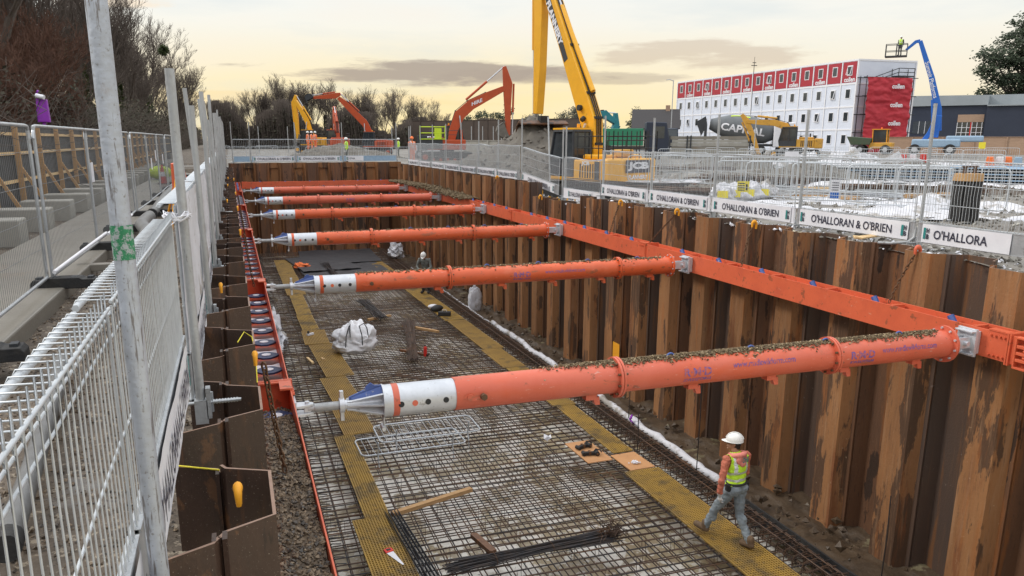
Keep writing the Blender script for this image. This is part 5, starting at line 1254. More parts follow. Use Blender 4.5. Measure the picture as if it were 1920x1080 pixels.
# big orange excavator, side on, facing right
O=excavator('large orange excavator reaching right over the spoil with arched boom',G(838,64,-1.70),hd(838,rad(-88)),.92,'hit',
 [(.3,1.3),(.55,2.6),(1.1,3.9),(2.1,4.75),(3.6,5.5),(4.9,6.1)],[.25,.36,.46,.42,.34,.22],
 [(4.95,7.9),(5.25,6.5),(5.25,4.6),(5.3,2.2)],[.16,.40,.28,.17],(rad(-150),1.0,1.3))
mtext(O,'HIRE',1.0,.3,lambda v:(2.6-v.x*-1*.9+0*v.y,-.25,4.98+v.y+v.x*.36),'white')
m=MB()
for z in (0,.5,1.0):
    m.path([(-2.3,-1.4,1.9+z),(-.2,-1.4,1.9+z),(-.2,-.4,1.9+z)],.04,5); m.path([(-2.3,-1.4,1.9+z),(-2.3,.6,1.9+z)],.04,5)
for x in (-2.3,-1.25,-.2): m.rod((x,-1.4,1.85),(x,-1.4,3.0),.045,5)
m.box(-1.1,-.5,-1.42,-1.38,1.9,2.8); m.build('access_rails','lime',O)
m=MB(); m.box(-2.55,-1.7,-1.35,1.35,.95,2.2); m.box(-1.7,-.4,-1.36,-1.3,1.1,2.0); m.build('rear_casing','graphite',O,bevel=.06)
# mid orange, facing left with raised stick
excavator('orange excavator with arm stretched out level to the left against the trees',G(703,88,-1.60),hd(703,rad(82)),.80,'hit',
 [(.3,1.3),(.6,2.9),(1.3,4.2),(2.5,5.4),(3.9,6.8),(4.7,7.5)],[.24,.36,.46,.42,.36,.22],
 [(4.4,8.0),(5.1,7.75),(6.6,7.6),(8.1,7.5)],[.16,.36,.26,.16],(rad(70),.9,.9),bucketm='graphite')
excavator('orange excavator facing away with its boom folded upright',G(634,92,-1.5),hd(634,rad(8)),.85,'hit',
 [(.3,1.3),(.5,2.6),(1.0,3.9),(1.7,4.8),(2.3,5.6)],[.24,.32,.40,.34,.2],[(2.2,6.1),(2.6,5.4),(2.9,3.4),(3.0,1.6)],[.16,.32,.24,.14],(rad(-140),.9,1.1))
excavator('yellow excavator with steep narrow boom by the far left trees',G(590,96,-1.5),hd(590,rad(62)),.86,'jcb',
 [(.3,1.3),(.4,2.6),(.9,4.2),(1.7,5.6),(2.6,7.0)],[.22,.30,.36,.30,.2],[(2.45,7.7),(2.75,6.9),(2.6,4.2),(2.5,1.5)],[.16,.32,.26,.14],(rad(-150),.8,1.0))
excavator('teal excavator parked behind the long reach machine',G(1098,74,-1.6),hd(1098,rad(-60)),1.0,'tealp',
 [(.3,1.3),(.4,2.4),(1.0,3.6),(1.9,3.9),(3.0,3.2)],[.22,.34,.42,.36,.2],[(3.1,4.0),(3.2,3.0),(2.7,1.8),(2.3,.6)],[.16,.3,.24,.14],(rad(-120),.8,1.0))
m=excavator('dusty yellow excavator with arched arm in front of the white cabins',G(1493,74,-1.65),hd(1493,rad(86)),.92,'catp',
 [(.3,1.2),(.45,2.2),(1.1,3.1),(2.2,3.45),(3.7,3.5),(4.9,3.6)],[.22,.30,.36,.30,.24,.16],[(5.4,4.3),(4.95,3.7),(4.2,2.2),(3.4,.2)],[.16,.30,.24,.14],(rad(-60),.7,.8),house='graphite')
# ================================================================ OTHER VEHICLES
def wheel(t,x,y,z,r,w=.3,mt='dark'):
    m=MB(); m.rod((x,y-w/2,z),(x,y+w/2,z),r,18); k=m.build('wheel',mt,t); m=MB(); m.rod((x,y-w/2-.01,z),(x,y+w/2+.01,z),r*.5,12); m.build('rim','silver',k)
t=thing('concrete_mixer','grey concrete mixer drum lorry behind the stacked planks','concrete mixer',G(1385,88,-1.6),hd(1385,rad(-88)))
m=MB(); m.M=Matrix.Rotation(rad(9),4,'Y'); c=2.75
prof=[(-3.6,.55),(-3.1,.75),(-1.6,1.30),(.6,1.45),(2.4,1.15),(3.3,.6)]
n=24; vs=[(x,r*math.cos(j*math.tau/n),r*math.sin(j*math.tau/n)+c) for x,r in prof for j in range(n)]
m.add(vs,[(i*n+j,i*n+(j+1)%n,(i+1)*n+(j+1)%n,(i+1)*n+j) for i in range(len(prof)-1) for j in range(n)]+[tuple(range(n)),tuple(range(5*n,6*n))],True); dr=m.build('drum','mixer',t)
RM=Matrix.Rotation(rad(9),4,'Y')
def drum(x0,a0,off=.02):
    def f(v):
        x=x0+v.x; r=np.interp(x,[p[0] for p in prof],[p[1] for p in prof])+off; a=a0+v.y/r; return tuple(RM@Vector((x,-r*math.cos(a),c+r*math.sin(a))))
    return f
m=MB(); addtext(m,textmesh('CAPITAL',width=4.6,height=.8,bold=.03,cuts=4),drum(-.1,-.05)); m.build('lettering','white',dr)
m=MB(); 
f=drum(-.6,.85); m.grid(16,4,lambda a,b:f(Vector((a*2.0-1,.15+b*.22+.25*math.sin(a*3),0)))); m.build('green_swoosh','lime',dr)
m=MB(); m.box(-3.9,4.9,-.5,.5,.9,1.15); m.prism([(-4.6,3.5),(-3.6,4.1),(-3.4,3.2),(-4.0,2.0)],-.6,.6); m.box(-3.7,-3.4,-.7,.7,1.1,3.2); m.build('chassis','graphite',t)
m=MB(); m.box(3.5,5.6,-1.2,1.2,.8,3.4); cb=m.build('cab','white',t,bevel=.12); m=MB(); m.box(5.58,5.62,-1.05,1.05,2.1,3.1); m.box(4.2,5.3,-1.22,-1.19,2.1,3.0); m.build('window','glass',cb)
for x in (-2.9,-1.6,2.3,4.4):
    for y in (-1.05,1.05): wheel(t,x,y,.5,.5)
# dumper
t=thing('site_dumper','yellow cabbed site dumper with green skip in front of the crimson netting','dumper',G(1640,88,-1.55),hd(1640,rad(80)))
m=MB(); m.prism([(.3,1.0),(2.2,1.0),(2.7,1.9),(.1,1.7)],-1.0,1.0); m.build('skip','dullgreen',t,bevel=.04)
m=MB(); m.box(-1.9,.4,-.8,.8,.6,1.25); m.build('body','catp',t,bevel=.08)
m=MB(); 
for x in (-1.3,.1):
    for y in (-.6,.6): m.rod((x,y,1.2),(x+.05,y,2.6),.05,6)
m.box(-1.4,.25,-.7,.7,2.6,2.68); cb=m.build('cab','hookp',t); m=MB(); m.box(-1.25,.08,-.58,.58,1.3,2.58); m.build('window','glass',cb)
for x in (-1.3,1.2):
    for y in (-.95,.95): wheel(t,x,y,.5,.5,.35)
m=MB(); m.rod((-.6,0,2.7),(-.6,0,2.85),.07,8); m.build('beacon','hivizo',t)
# lorries
def lorry(label,loc,rz,bodym,cabm,L_=6,h=2.3):
    t=thing('lorry',label,'lorry',loc,rz); m=MB(); m.box(-L_/2,L_/2-1.9,-1.2,1.2,1.15,1.15+h); m.build('load_body',bodym,t,bevel=.04)
    m=MB(); m.prism([(L_/2-1.7,.7),(L_/2,.7),(L_/2+.1,1.6),(L_/2-.15,2.9),(L_/2-1.7,2.95)],-1.2,1.2); cb=m.build('cab',cabm,t,bevel=.06)
    m=MB(); m.prism([(L_/2+.105,1.65),(L_/2-.13,2.75),(L_/2-.10,2.78),(L_/2+.13,1.66)],-1.05,1.05); m.box(L_/2-1.2,L_/2-.3,-1.215,-1.205,1.7,2.6); m.box(L_/2-1.2,L_/2-.3,1.205,1.215,1.7,2.6); m.build('window','glass',cb)
    m=MB(); m.box(-L_/2,L_/2-1.7,-.5,.5,.75,1.1); m.build('chassis','dark',t)
    for x in (-L_/2+.8,-L_/2+2,L_/2-.9):
        for y in (-1.0,1.0): wheel(t,x,y,.48,.48)
    for y in (-.9,.9): m=MB(); m.box(L_/2+.02,L_/2+.06,y-.18,y+.18,.9,1.1); m.build('headlight','trim',t)
    return t
lorry('dark blue tipper lorry with white cab top right of the long reach excavator',G(1240,98,-1.6),hd(1240,rad(-165)),'conc','navyc',6,1.5)
lorry('green sided lorry standing behind the long reach excavator',G(1172,64,-1.6),hd(1172,rad(-88)),'greenp','navyc',6.5,1.3)
t=thing('site_van','small white flatbed truck behind the guard rail near the worker in orange','truck',G(808,72,-1.6),hd(808,rad(-80)))
m=MB(); m.prism([(-1.9,.4),(1.9,.4),(2.0,1.0),(1.3,1.15),(.7,1.85),(-.5,1.9),(-.55,1.1),(-1.9,1.1)],-.85,.85); b=m.build('body','trim',t,bevel=.06); m=MB(); m.prism([(1.2,1.2),(.72,1.75),(-.4,1.8),(-.4,1.2)],-.87,.87); m.build('window','glass',b)
for x in (-1.2,1.25):
    for y in (-.8,.8): wheel(t,x,y,.36,.36,.22)
# boom lift
t=thing('boom_lift','blue boom lift with raised basket beside the crimson netting','boom lift',G(1746,76,-1.4),hd(1746,rad(90)))
m=MB(); m.box(-2.4,1.6,-1.1,1.1,.7,1.45); m.box(-4.2,-1.2,-.9,.9,1.2,1.75); m.build('chassis','bluel',t,bevel=.12)
for x in (-1.6,1.3):
    for y in (-1.1,1.1): wheel(t,x,y,.5,.5,.4)
# main arm leans toward the basket: base -> knuckle -> tip
b0=(-.25,1.6); b1=(-.35,3.6); b2=(1.9,10.3)
m=MB(); m.prism(offs([(.7,1.2),(.2,2.0),b1],[.2,.22,.25]),-.26,.26); m.prism(offs([b0,b1],[.30,.30]),-.3,.3); m.build('turret','blueb',t,bevel=.05)
m=MB(); m.prism(offs([(-.5,2.2),(-.25,4.2),(.6,7.0),b2],[.26,.31,.25,.17]),-.22,.22); ar=m.build('arm','blueb',t,bevel=.04)
m=MB(); m.prism(offs([b2,(2.25,10.25),(3.0,9.55)],[.15,.14,.10]),-.12,.12); m.rod((.0,.4,2.2),(.35,.4,5.0),.09,8); m.build('jib','blueb',t)
A=Vector((-.1,0,4.7));B=Vector((1.3,0,8.9)); d=(B-A).normalized(); uu=Vector((-d.z,0,d.x))
mtext(ar,'Summit Platforms',3.4,.36,lambda v:tuple((A+B)/2-d*v.x+uu*v.y+Vector((0,.235,0))),'white',.01)
mtext(ar,'Summit Platforms',3.4,.36,lambda v:tuple((A+B)/2-d*v.x+uu*v.y*-1+Vector((0,-.235,0))),'white',.01)
bk=MB(); x0,x1=2.9,4.7; z0=8.95; bk.box(x0,x1,-.5,.5,z0,z0+.12)
for z in (.55,1.15): bk.path([(x0,-.5,z0+z),(x1,-.5,z0+z),(x1,.5,z0+z),(x0,.5,z0+z),(x0,-.5,z0+z)],.03,5)
for x in (x0,(x0+x1)/2,x1):
    for y in (-.5,.5): bk.rod((x,y,z0),(x,y,z0+1.15),.03,5)
bk.build('basket','graphite',t)
bp=t.matrix_basis@Vector((3.5,0,z0+.12))
human('worker in dark clothes and hi vis vest standing in the raised lift basket',bp,hd(1690,rad(70)),pose(),'graphite','graphite','hiviz',voxel=.03,bootm='dark')
# ================================================================ PEOPLE FAR
human('worker in orange hi vis with a hood standing behind the far right guard rail',G(772,49.5,-1.56),hd(772,rad(120)),pose(elR=(.28,.12,1.15),wrR=(.20,.34,1.10)),'hivizo','hivizo','hivizo',voxel=.022,hatm='hivizo')
human('worker in yellow hi vis jacket standing with back turned beyond the far guard rail',G(649,57,-1.6),hd(649,rad(10)),pose(),'hiviz','greywear','hiviz',voxel=.022)
human('worker in yellow hi vis seen small by the orange excavator',G(747,72,-1.6),hd(747,0),pose(),'hiviz','greywear','hiviz',voxel=.03)
for i,(u,d) in enumerate([(577,74),(584,75),(591,74.5)]):
    human(f'worker in orange jacket among three standing by the yellow excavator, {ORD[i]} from the left',G(u,d,-1.0),hd(u,rad(160+30*i)),pose(),'hivizo','hivizo','hivizo',voxel=.035,group='three workers in orange')
# ================================================================ BUILDINGS
RB=-math.pi/2
t=thing('cabin_building','four storey block of white cabins with a crimson top row and company name','building',(77.5,130,-1.6),RB)
Hh=2.9; nm=16; mw=44/nm
m=MB()
for f in range(4): m.box(0,44,0,9.5,f*Hh,(f+1)*Hh-.10)
m.build('wall','cabin',t)
m=MB()
for f in range(5): m.box(-.05,44.05,-.05,9.55,f*Hh-.10,f*Hh+.10 if f<4 else f*Hh+.12)
for i in range(nm+1): m.box(i*mw-.09,i*mw+.09,-.07,-.052,.1,4*Hh-.12)
m.box(44.052,44.07,-.06,.2,.1,4*Hh-.12); m.box(44.052,44.07,9.35,9.56,.1,4*Hh-.12)
m.build('trim','trim',t)
tmc=textmesh('collen',width=1.9,height=.62,bold=.035)
for i in range(nm):
    x0=i*mw+.16; x1=(i+1)*mw-.16
    m=MB(); m.box(x0,x1,-.045,-.004,3*Hh+.18,4*Hh-.16); pnl=m.build('crimson_panel','redc',t)
    if (nm-1-i)%2==0: m=MB(); addtext(m,tmc,lambda v:((x0+x1)/2+.1+v.x,-.062,3*Hh+.55+v.y)); m.build('lettering','white',pnl)
for f in range(4):
    for i in range(nm):
        if f==0 and i<4: continue
        xc=(i+.52)*mw; z0=f*Hh+1.15; s=Matrix.Identity(4)
        m=MB(); m.box(xc-.47,xc+.47,-.06,-.002,z0-.12,z0+1.14); wn=m.build('window','trim',t)
        m=MB(); m.box(xc-.37,xc+.37,-.072,-.061,z0-.03,z0+1.05); m.build('pane','glass',wn)
        if (i*7+f*5)%6==0: m=MB(); Q=[(xc-.36,-.09,z0+1.02),(xc+.36,-.09,z0+1.02),(xc+.36,-.34,z0),(xc-.36,-.34,z0)]; [m.rod(Q[k],Q[(k+1)%4],.04,4) for k in range(4)]; m.build('open_sash','trim',wn)
t=thing('stair_tower','scaffold stair tower wrapped in crimson netting with the company name three times','scaffold tower',(77.9,84.6,-1.6),0)
def net(a,b):
    x=7.2*a; z=-.2+9.6*b; return (x,-.05-.28*abs(fbm(a*3,b*9,0,1,4))-.25*math.sin(b*math.pi*3)**2*.5,z)
m=MB(); m.grid(50,80,net); n_=m.build('netting','redb',t)
for k in range(3): mtext(n_,'collen',2.0,.6,lambda v:(4.5+v.x,-.62,3.7+k*2.3+v.y),'white',.04)
m=MB()
for x in (0,2.5,5.0,7.6):
    for y in (0.1,1.2): m.rod((x,y,0),(x,y,10.6 if x>3 else 9.6),.05,6)
for k in range(5):
    for y in (.1,1.2): m.rod((-.5,y,k*2.3+.2),(8.3,y,k*2.3+.2),.05,6)
for z in (10.1,10.6): m.rod((5,.1,z),(7.6,.1,z),.05,6); m.rod((1.2,.1,z-1.2),(5,.1,z),.05,6)
m.build('scaffold_tubes','dark',t)
m=MB(); m.box(5.0,7.6,.1,1.2,9.55,9.7); m.build('platform','graphite',t)
p0=G(1690,138);p1=G(2080,122); ang=math.atan2((p1-p0).y,(p1-p0).x); Lb=(p1-p0).length
t=thing('navy_building','low navy clad building with grey roof on the right','building',(p0.x,p0.y,-1.6),ang)
m=MB(); m.box(0,12,0,30,0,7.0); m.box(12.01,Lb,-1.2,30,0,6.8); m.build('wall','navyc',t)
m=MB(); m.box(-.4,Lb,2,30.5,7.02,8.7); m.prism([(-.4,7.05),(12.0,7.05),(12.0,8.6),(-.4,8.75)],-.4,2); m.build('roof','roofg',t)
m=MB(); m.box(12.0,Lb,-1.6,31,6.83,7.02); m.build('eaves','roofg',t)
m=MB(); m.box(1.5,5.2,-.05,-.01,2.6,4.6); w1=m.build('window','glass',t)
m=MB()
for x in (2.4,3.3,4.2): m.box(x,x+.06,-.07,-.05,2.6,4.6)
m.build('mullion','trim',w1)
m=MB(); m.box(8.0,11.7,-.05,-.01,4.4,5.6); m.build('lintel_panel','brick',t)
m=MB(); m.box(8.0,11.7,-.06,-.01,1.2,4.35); w2=m.build('entrance_glazing','glass',t)
m=MB()
for k in range(6): m.box(8.0+.7*k,8.08+.7*k,-.09,-.065,1.2,4.35)
for z in (1.9,2.7,3.5): m.box(8.0,11.7,-.088,-.066,z,z+.07)
m.build('mullion','trim',w2)
m=MB(); m.box(9.9,10.05,-.11,-.092,1.2,4.35); m.build('red_post','red',w2)
def wall(name,label,pa,pb,h,th,mt,z=-1.6,extra=None):
    d=(pb-pa); a=math.atan2(d.y,d.x); t=thing(name,label,'wall',(pa.x,pa.y,z),a); m=MB(); m.box(0,d.length,0,th,0,h); m.build('panel',mt,t)
    m=MB()
    n=int(d.length/3)
    for i in range(n+1): m.box(i*3-.06,i*3+.06,-.08,0,0,h+.03)
    m.build('posts',extra or mt,t); m=MB(); m.box(0,d.length,-.06,th+.03,h+.001,h+.06); m.build('coping',extra or mt,t); return t
wall('block_wall','long buff block wall below the navy building',G(1655,92),G(2100,80),1.85,.25,'brick')
wall('boundary_wall','long dark brown wall behind the large orange excavator and spoil heap',G(765,150),G(1120,128),4.9,.3,'brownw')
wall('boundary_wall','dark boundary fence below the bare trees at the far left end',G(395,150),G(764,150),2.6,.3,'brownw')
wall('site_hoarding','low pale hoarding across the site behind the large orange excavator',G(870,84),G(985,80),1.5,.1,'conc')
# house
t=thing('house','cream gabled house with dark tiled roof between the lorry and the cabins','house',G(1222,132,-1.6),hd(1222,rad(-90)))
m=MB(); m.box(-3,4,-3.5,3.5,0,3.4); m.add([(-3,-3.5,3.4),(-3,3.5,3.4),(-3,0,6.0)],[(0,2,1)]); m.add([(4,-3.5,3.4),(4,3.5,3.4),(4,0,6.0)],[(0,1,2)]); m.build('wall','render',t)
m=MB(); m.prism([(-3.9,3.2),(0,6.15),(3.9,3.2),(3.9,3.4),(0,6.4),(-3.9,3.4)],-3.3,4.3,'x'); r=m.build('roof','slate',t)
m=MB(); m.box(2,2.7,-.4,.4,5.8,7.0); m.build('chimney','brick',r)
m=MB(); m.box(-.5,.6,-3.54,-3.5,1,2.2); m.box(1.8,2.9,-3.54,-3.5,1,2.2); m.build('window','glass',t)
# stacked concrete planks
t=thing('plank_stack','tall stack of dark grey concrete planks in front of the cabins','plank stack',G(1330,70,-1.65),hd(1330,rad(-90)))
for k in range(7):
    m=MB(); m.box(-3.2+.1*math.sin(k*3),3.2+.1*math.sin(k*5),-.6,.6,k*.28,k*.28+.262); m.build('plank','slab' if k%3==0 else 'conc',t)
m=MB()
for x in (-3.4,-1.9,-1.6,3.3): m.box(x,x+.12,-.7,-.61,0,2.0)
m.build('stanchion','graphite',t)
# ================================================================ YARD
bp_=barrier('crowd_barrier','galvanised crowd barrier on the white sheeting behind the near right guard rail',G(1565,20.5,-1.56),hd(1565,rad(90)),'crowd barriers around the yard','galvw')
bl=[(1665,19.0,84),(1790,17.8,96),(1905,16.6,88),(1480,26,92),(1395,27,80),(1290,29,94),(1330,36,75),(1430,38,100),(1520,40,88),(1600,37,95),(1700,34,80),(1790,33,98),(1890,31,86),(1560,48,92),(1640,50,88),(1725,47,95),(1810,46,90),(1890,44,84),(1450,52,90),(1380,58,95),(1520,60,90),(1600,64,88),(1690,62,94),(1760,60,90),(1840,58,88),(1915,56,92),(1262,33,70),(1215,44,85),(1240,36,110)]
row={}
for i,(u,d,a) in enumerate(bl):
    rw='near' if d<24 else ('second' if d<32 else ('third' if d<43 else ('fourth' if d<54 else 'farthest'))); row.setdefault(rw,[]).append(i)
for rw,idx in row.items():
    for k,i in enumerate(sorted(idx,key=lambda q:bl[q][0])):
        u,d,a=bl[i]; dup(bp_,G(u,d,-1.56),hd(u,rad(a)),f'crowd barrier in the {rw} row across the yard, {ORD[k]} from the left')
for k,(u,d) in enumerate([(460,66),(510,67),(560,66),(690,64),(735,63),(780,66),(620,67),(430,78),(520,80)]):
    o=dup(bp_,G(u,d,-1.58),hd(u,rad(90+5*(k%3)-5)),f'crowd barrier on the ground beyond the far end of the pit, number {ORD[k]} placed among the orange machines',None); 
    o['label']=f'crowd barrier beyond the far end fence, {ORD[[1,2,3,5,6,7,4,0,8][k]]} from the left' if k not in(8,) else 'crowd barrier standing behind the others beyond the far end fence'
def tarp(label,u,d,rx,ry,h,seed,mt='sheet',rot=0,name='ground_sheet',cat='ground sheet'):
    m=MB(); rng=random.Random(seed)
    def f(a,b):
        x=a*2-1;y=b*2-1; e=1-.14*fbm(x*2,y*2,seed,1.1); return (x*rx*e,y*ry*e,.015+h*max(0,.25+fbm(x*rx,y*ry,seed,.8,5))*(1-max(abs(x),abs(y))**6)+.02*fbm(x*rx,y*ry,seed,4))
    m.grid(50,40,f); o=m.build(name,mt); o.location=G(u,d,-1.60); o.rotation_euler=(0,0,rot or hd(u,rad(90))); return tag(o,label,cat)
tarp('large white sheet spread over the ground behind the closest right banners',1655,19.2,3.3,2.8,.14,1)
tarp('white sheet with ridges on the ground at the far right behind the guard rail',1880,17.5,2.3,2.0,.32,2)
tarp('white sheet strip on the mud beyond the black roll stand',1760,27,4.5,1.4,.2,3)
tarp('pale wet sheet on the mud left of the blue and white sign',1480,24,2.6,1.5,.12,4)
tarp('pale slush covered sheet in front of the metal tray stacks',1620,32,4,1.5,.2,5)
tarp('white sheet heap near the red barriers',1600,44,4.5,1.2,.6,6)
tarp('long white sheet in front of the farthest barriers',1740,52,6,1.2,.3,7)
tarp('pale sheet lying right of the yellow counterweight',1300,31,2.6,1.2,.12,8)
tarp('white pile of sheeting below the crimson netting',1560,62,3.5,1.2,1.0,9)
# roll stand
for i,(u,d,a,n,mt_) in enumerate([(1440,22,80,40,'rebar'),(1300,26,95,36,'rebardk'),(1520,28,70,44,'rebar'),(1610,28.5,100,40,'rebardk'),(1380,40,88,40,'rebar'),(1700,21,85,30,'galv'),(1860,23,95,36,'rebar'),(1660,55,90,40,'rebar')]):
    p=G(u,d,0); dv=Vector((math.cos(hd(u,rad(a))),math.sin(hd(u,rad(a))),0)); bundle((p.x,p.y),(p.x+dv.x*4,p.y+dv.y*4),n,.014,.16,['rusty bars on the mud left of the yellow printed sacks','dark bars on the mud beside the yellow machine','rusty bars lying behind the blue and white notice','dark bars in front of the shorter tray stack','rusty bars before the dusty yellow excavator','grey tubes on the large white sheet','rusty bars beside the black drum with tan lid','rusty bars before the green skipped dumper'][i],.2,mt_,50+i,z=-1.50)
for i,(u,d,a) in enumerate([(1600,23.5,82),(1735,24,95),(1850,21,80),(1500,21.5,97),(1415,31,84),(1340,30,100),(1555,31.5,92),(1650,29,84),(1760,40,88),(1480,45,92),(1300,50,86),(1355,47,94)]):
    dup(bp_,G(u,d,-1.56),hd(u,rad(a)),['crowd barrier between the two near white sheets','crowd barrier behind the tallest right hand post','crowd barrier behind the black drum with tan lid','crowd barrier just right of the printed sacks','crowd barrier over the rusty bars before the grey spoil','crowd barrier in the open mud right of the yellow machine','crowd barrier behind the blue and white notice','crowd barrier in front of the shorter tray stack','crowd barrier left of the orange traffic blocks','crowd barrier before the dusty yellow excavator tracks','crowd barrier in front of the dark blue lorry','crowd barrier in front of the stacked planks'][i])
t=thing('roll_stand','black drum with tan lid standing on the white sheet behind the torn banner','drum',G(1826,15.6,-1.56))
m=MB(); 
for i in range(18):
    a=i*math.tau/18; m.rod((math.cos(a)*.22,math.sin(a)*.22,.02),(math.cos(a)*.22,math.sin(a)*.22,.78),.042,6)
m.rod((0,0,0),(0,0,.76),.20,16); m.build('body','dark',t); m=MB(); m.rod((0,0,.78),(0,0,.92),.27,20,.25); m.build('lid','timber',t)
m=MB(); m.rod((-.12,0,.92),(-.12,0,1.05),.035,8); m.rod((.14,0,.92),(.14,0,1.05),.035,8); m.rod((-.2,0,1.05),(.22,0,1.05),.02,6); m.build('lifting_bar','rebar',t)
# tray stacks
for i,(u,d,w_,h_) in enumerate([(1740,30.5,3.6,5),(1650,33,2.6,3),(1915,27.5,2.0,6),(1560,36,2.4,3),(1830,36,3,3)]):
    t=thing('tray_stack',('long stack of galvanised trays in the yard behind the tall post','shorter stack of galvanised trays left of the long one','stack of ribbed galvanised trays at the right edge of the picture','low stack of galvanised trays behind the white sheeting','low stack of galvanised trays by the orange blocks')[i],'tray stack',G(u,d,-1.58),hd(u,rad(85+5*(i%2))),'stacks of galvanised trays')
    for k in range(h_):
        m=MB(); m.box(-w_,w_,-.5,.5,.10+k*.10,.10+k*.10+.035); m.box(-w_,w_,-.5,-.47,.10+k*.10,.10+k*.10+.08)
        for j in range(10): m.box(-w_+j*w_/5,-w_+j*w_/5+.05,-.52,-.505,.10+k*.10,.19+k*.10)
        m.build('tray','bluel' if k%2 else 'galv',t)
    m=MB(); m.box(-w_+.3,-w_+.45,-.55,.55,0,.10); m.box(w_-.45,w_-.3,-.55,.55,0,.10); m.build('bearer','timber',t)
def simple(name,label,cat,loc,rz,pieces,group=None):
    t=thing(name,label,cat,loc,rz,group)
    for (nm_,mt,fn) in pieces: m=MB(); fn(m); m.build(nm_,mt,t,bevel=.01)
    return t
for i,(u,d,c) in enumerate([(1698,46,'red'),(1716,46.5,'white'),(1735,47,'red'),(1862,40,'hivizo'),(1880,40,'white'),(1896,40,'hivizo'),(1915,39.5,'bluel')]):
    simple('water_barrier',{'red':'red','white':'white','hivizo':'orange','bluel':'pale blue'}[c]+' plastic traffic barrier block in the yard, '+ORD[i]+' from the left of the row','traffic barrier',G(u,d,-1.58),hd(u,rad(90)),[('body',c,lambda m:m.prism([(-.3,0),(.3,0),(.22,.25),(.15,.75),(-.15,.75),(-.22,.25)],-.45,.45)),('foot','dark',lambda m:m.box(-.32,.32,-.4,.4,-.02,.04))],'plastic traffic barriers')
def sign(label,loc,rz,w_,h_,parts,pole=None):
    t=thing('sign',label,'sign',loc,rz)
    for k,(x0,x1,z0,z1,mt) in enumerate(parts): m=MB(); m.box(x0,x1,-.012-.003*k,0-.003*k,z0,z1); m.build('sign_board' if k==0 else 'sign_field',mt,t)
    if pole: m=MB(); m.rod((0,.03,pole),(0,.03,parts[0][3]),.02,8); m.build('pole','galv',t)
    return t
sg=sign('white and blue notice fixed on the guard rail behind the closest banners',(9.62,11.05,-.95),-math.pi/2-.3,.3,.6,[(-.09,.09,0,.36,'white'),(-.08,.08,.01,.12,'blueb')])
sg.location=G(1575,15.2,-1.10); sg.rotation_euler=(0,0,hd(1575,rad(-90)))
m=MB()
for k in range(4): m.box(-.06,.06,-.017,-.016,.16+.045*k,.175+.045*k)
m.build('text_lines','textd',sg)
s2=sign('yellow notice with black figure one hung on the guard rail by the white bags',G(1400,16.4,-1.05),hd(1400,rad(-90)),.3,.3,[(-.12,.12,0,.22,'yellow')]); mtext(s2,'1',.035,.12,lambda v:(.07+v.x,-.016,.10+v.y),'textd')
m=MB()
for k in range(4): m.box(-.10,.03,-.0145,-.0135,.03+.045*k,.05+.045*k)
m.build('text_lines','textd',s2)
sign('white notice tied to a crowd barrier right of the yellow counterweight',G(1487,27,-.75),hd(1487,rad(-90)),.3,.3,[(-.22,.22,0,.36,'white')])
s3=sign('small yellow notice on a pole before the buff block wall',G(1843,60,-.9),hd(1843,rad(-90)),.5,.7,[(-.22,.22,.25,.72,'yellow')],pole=-.7)
s4=sign('white diamond board leaning among the sheets',G(1680,42,-1.4),hd(1680,rad(-90)),1,1,[(-.6,.6,0,.6,'white')]); s4.rotation_euler=(0,rad(-32),hd(1680,rad(-90)))
# bags behind the guard rail
for i,u in enumerate((1362,1386,1412,1440)):
    bag('sand_bag',f'white and yellow printed sack behind the guard rail, {ORD[i]} of four from the left',G(u,20.5+.3*i,-1.58),.36,.28,0,.44,30+i,'sheet',.45,False)
    m=MB(); m.box(-.13,.13,-.365,-.36,.14,.32); k=m.build('printed_panel','yellow',None); k.parent=[o for o in bpy.data.objects if o.get('label')==f'white and yellow printed sack behind the guard rail, {ORD[i]} of four from the left'][0]; k.rotation_euler=(0,0,hd(u,rad(-90)))
heap('grey heap of broken spoil in the yard behind the white sheets',G(1500,31,-1.62),4.5,1.8,.75,21)
heap('low mud heap right of the yellow counterweight',G(1350,24,-1.62),2.5,1.5,.4,22)
heap('dark spoil bank in front of the dusty yellow excavator',G(1440,46,-1.62),7,1.8,.9,23)
heap('brown spoil bank before the metal trays',G(1820,24,-1.62),3.0,1.0,.4,24,'mud')
heap('far spoil mound behind the crowd barriers',G(1700,40,-1.62),6,1.6,.55,25)
m=MB(); rng=random.Random(31)
for i in range(5200):
    u=rng.uniform(1010,1960); d=rng.uniform(10,40)**1.0; p=G(u,d); 
    if p.x<9.7: continue
    z=zground(p.x,p.y); m.mi=rng.choice((0,0,1)); m.lump((p.x,p.y,z+.01),rng.choice((.02,.03,.05,.08)),rng,.5)
tag(m.build('rubble',['spoil','conc']),'broken clods and slush scattered over the yard','rubble',None,'stuff')
m=MB()
for i in range(2600):
    x=9.15+rng.random()*.9; y=6+rng.random()*30; m.mi=rng.choice((0,0,1,1)); m.lump((x,y,zground(x,y)+.01),rng.choice((.01,.02,.03,.045)),rng,.5)
tag(m.build('rubble',['spoil','white']),'crumbled spoil and pale slush along the top of the right piles','rubble',None,'stuff')
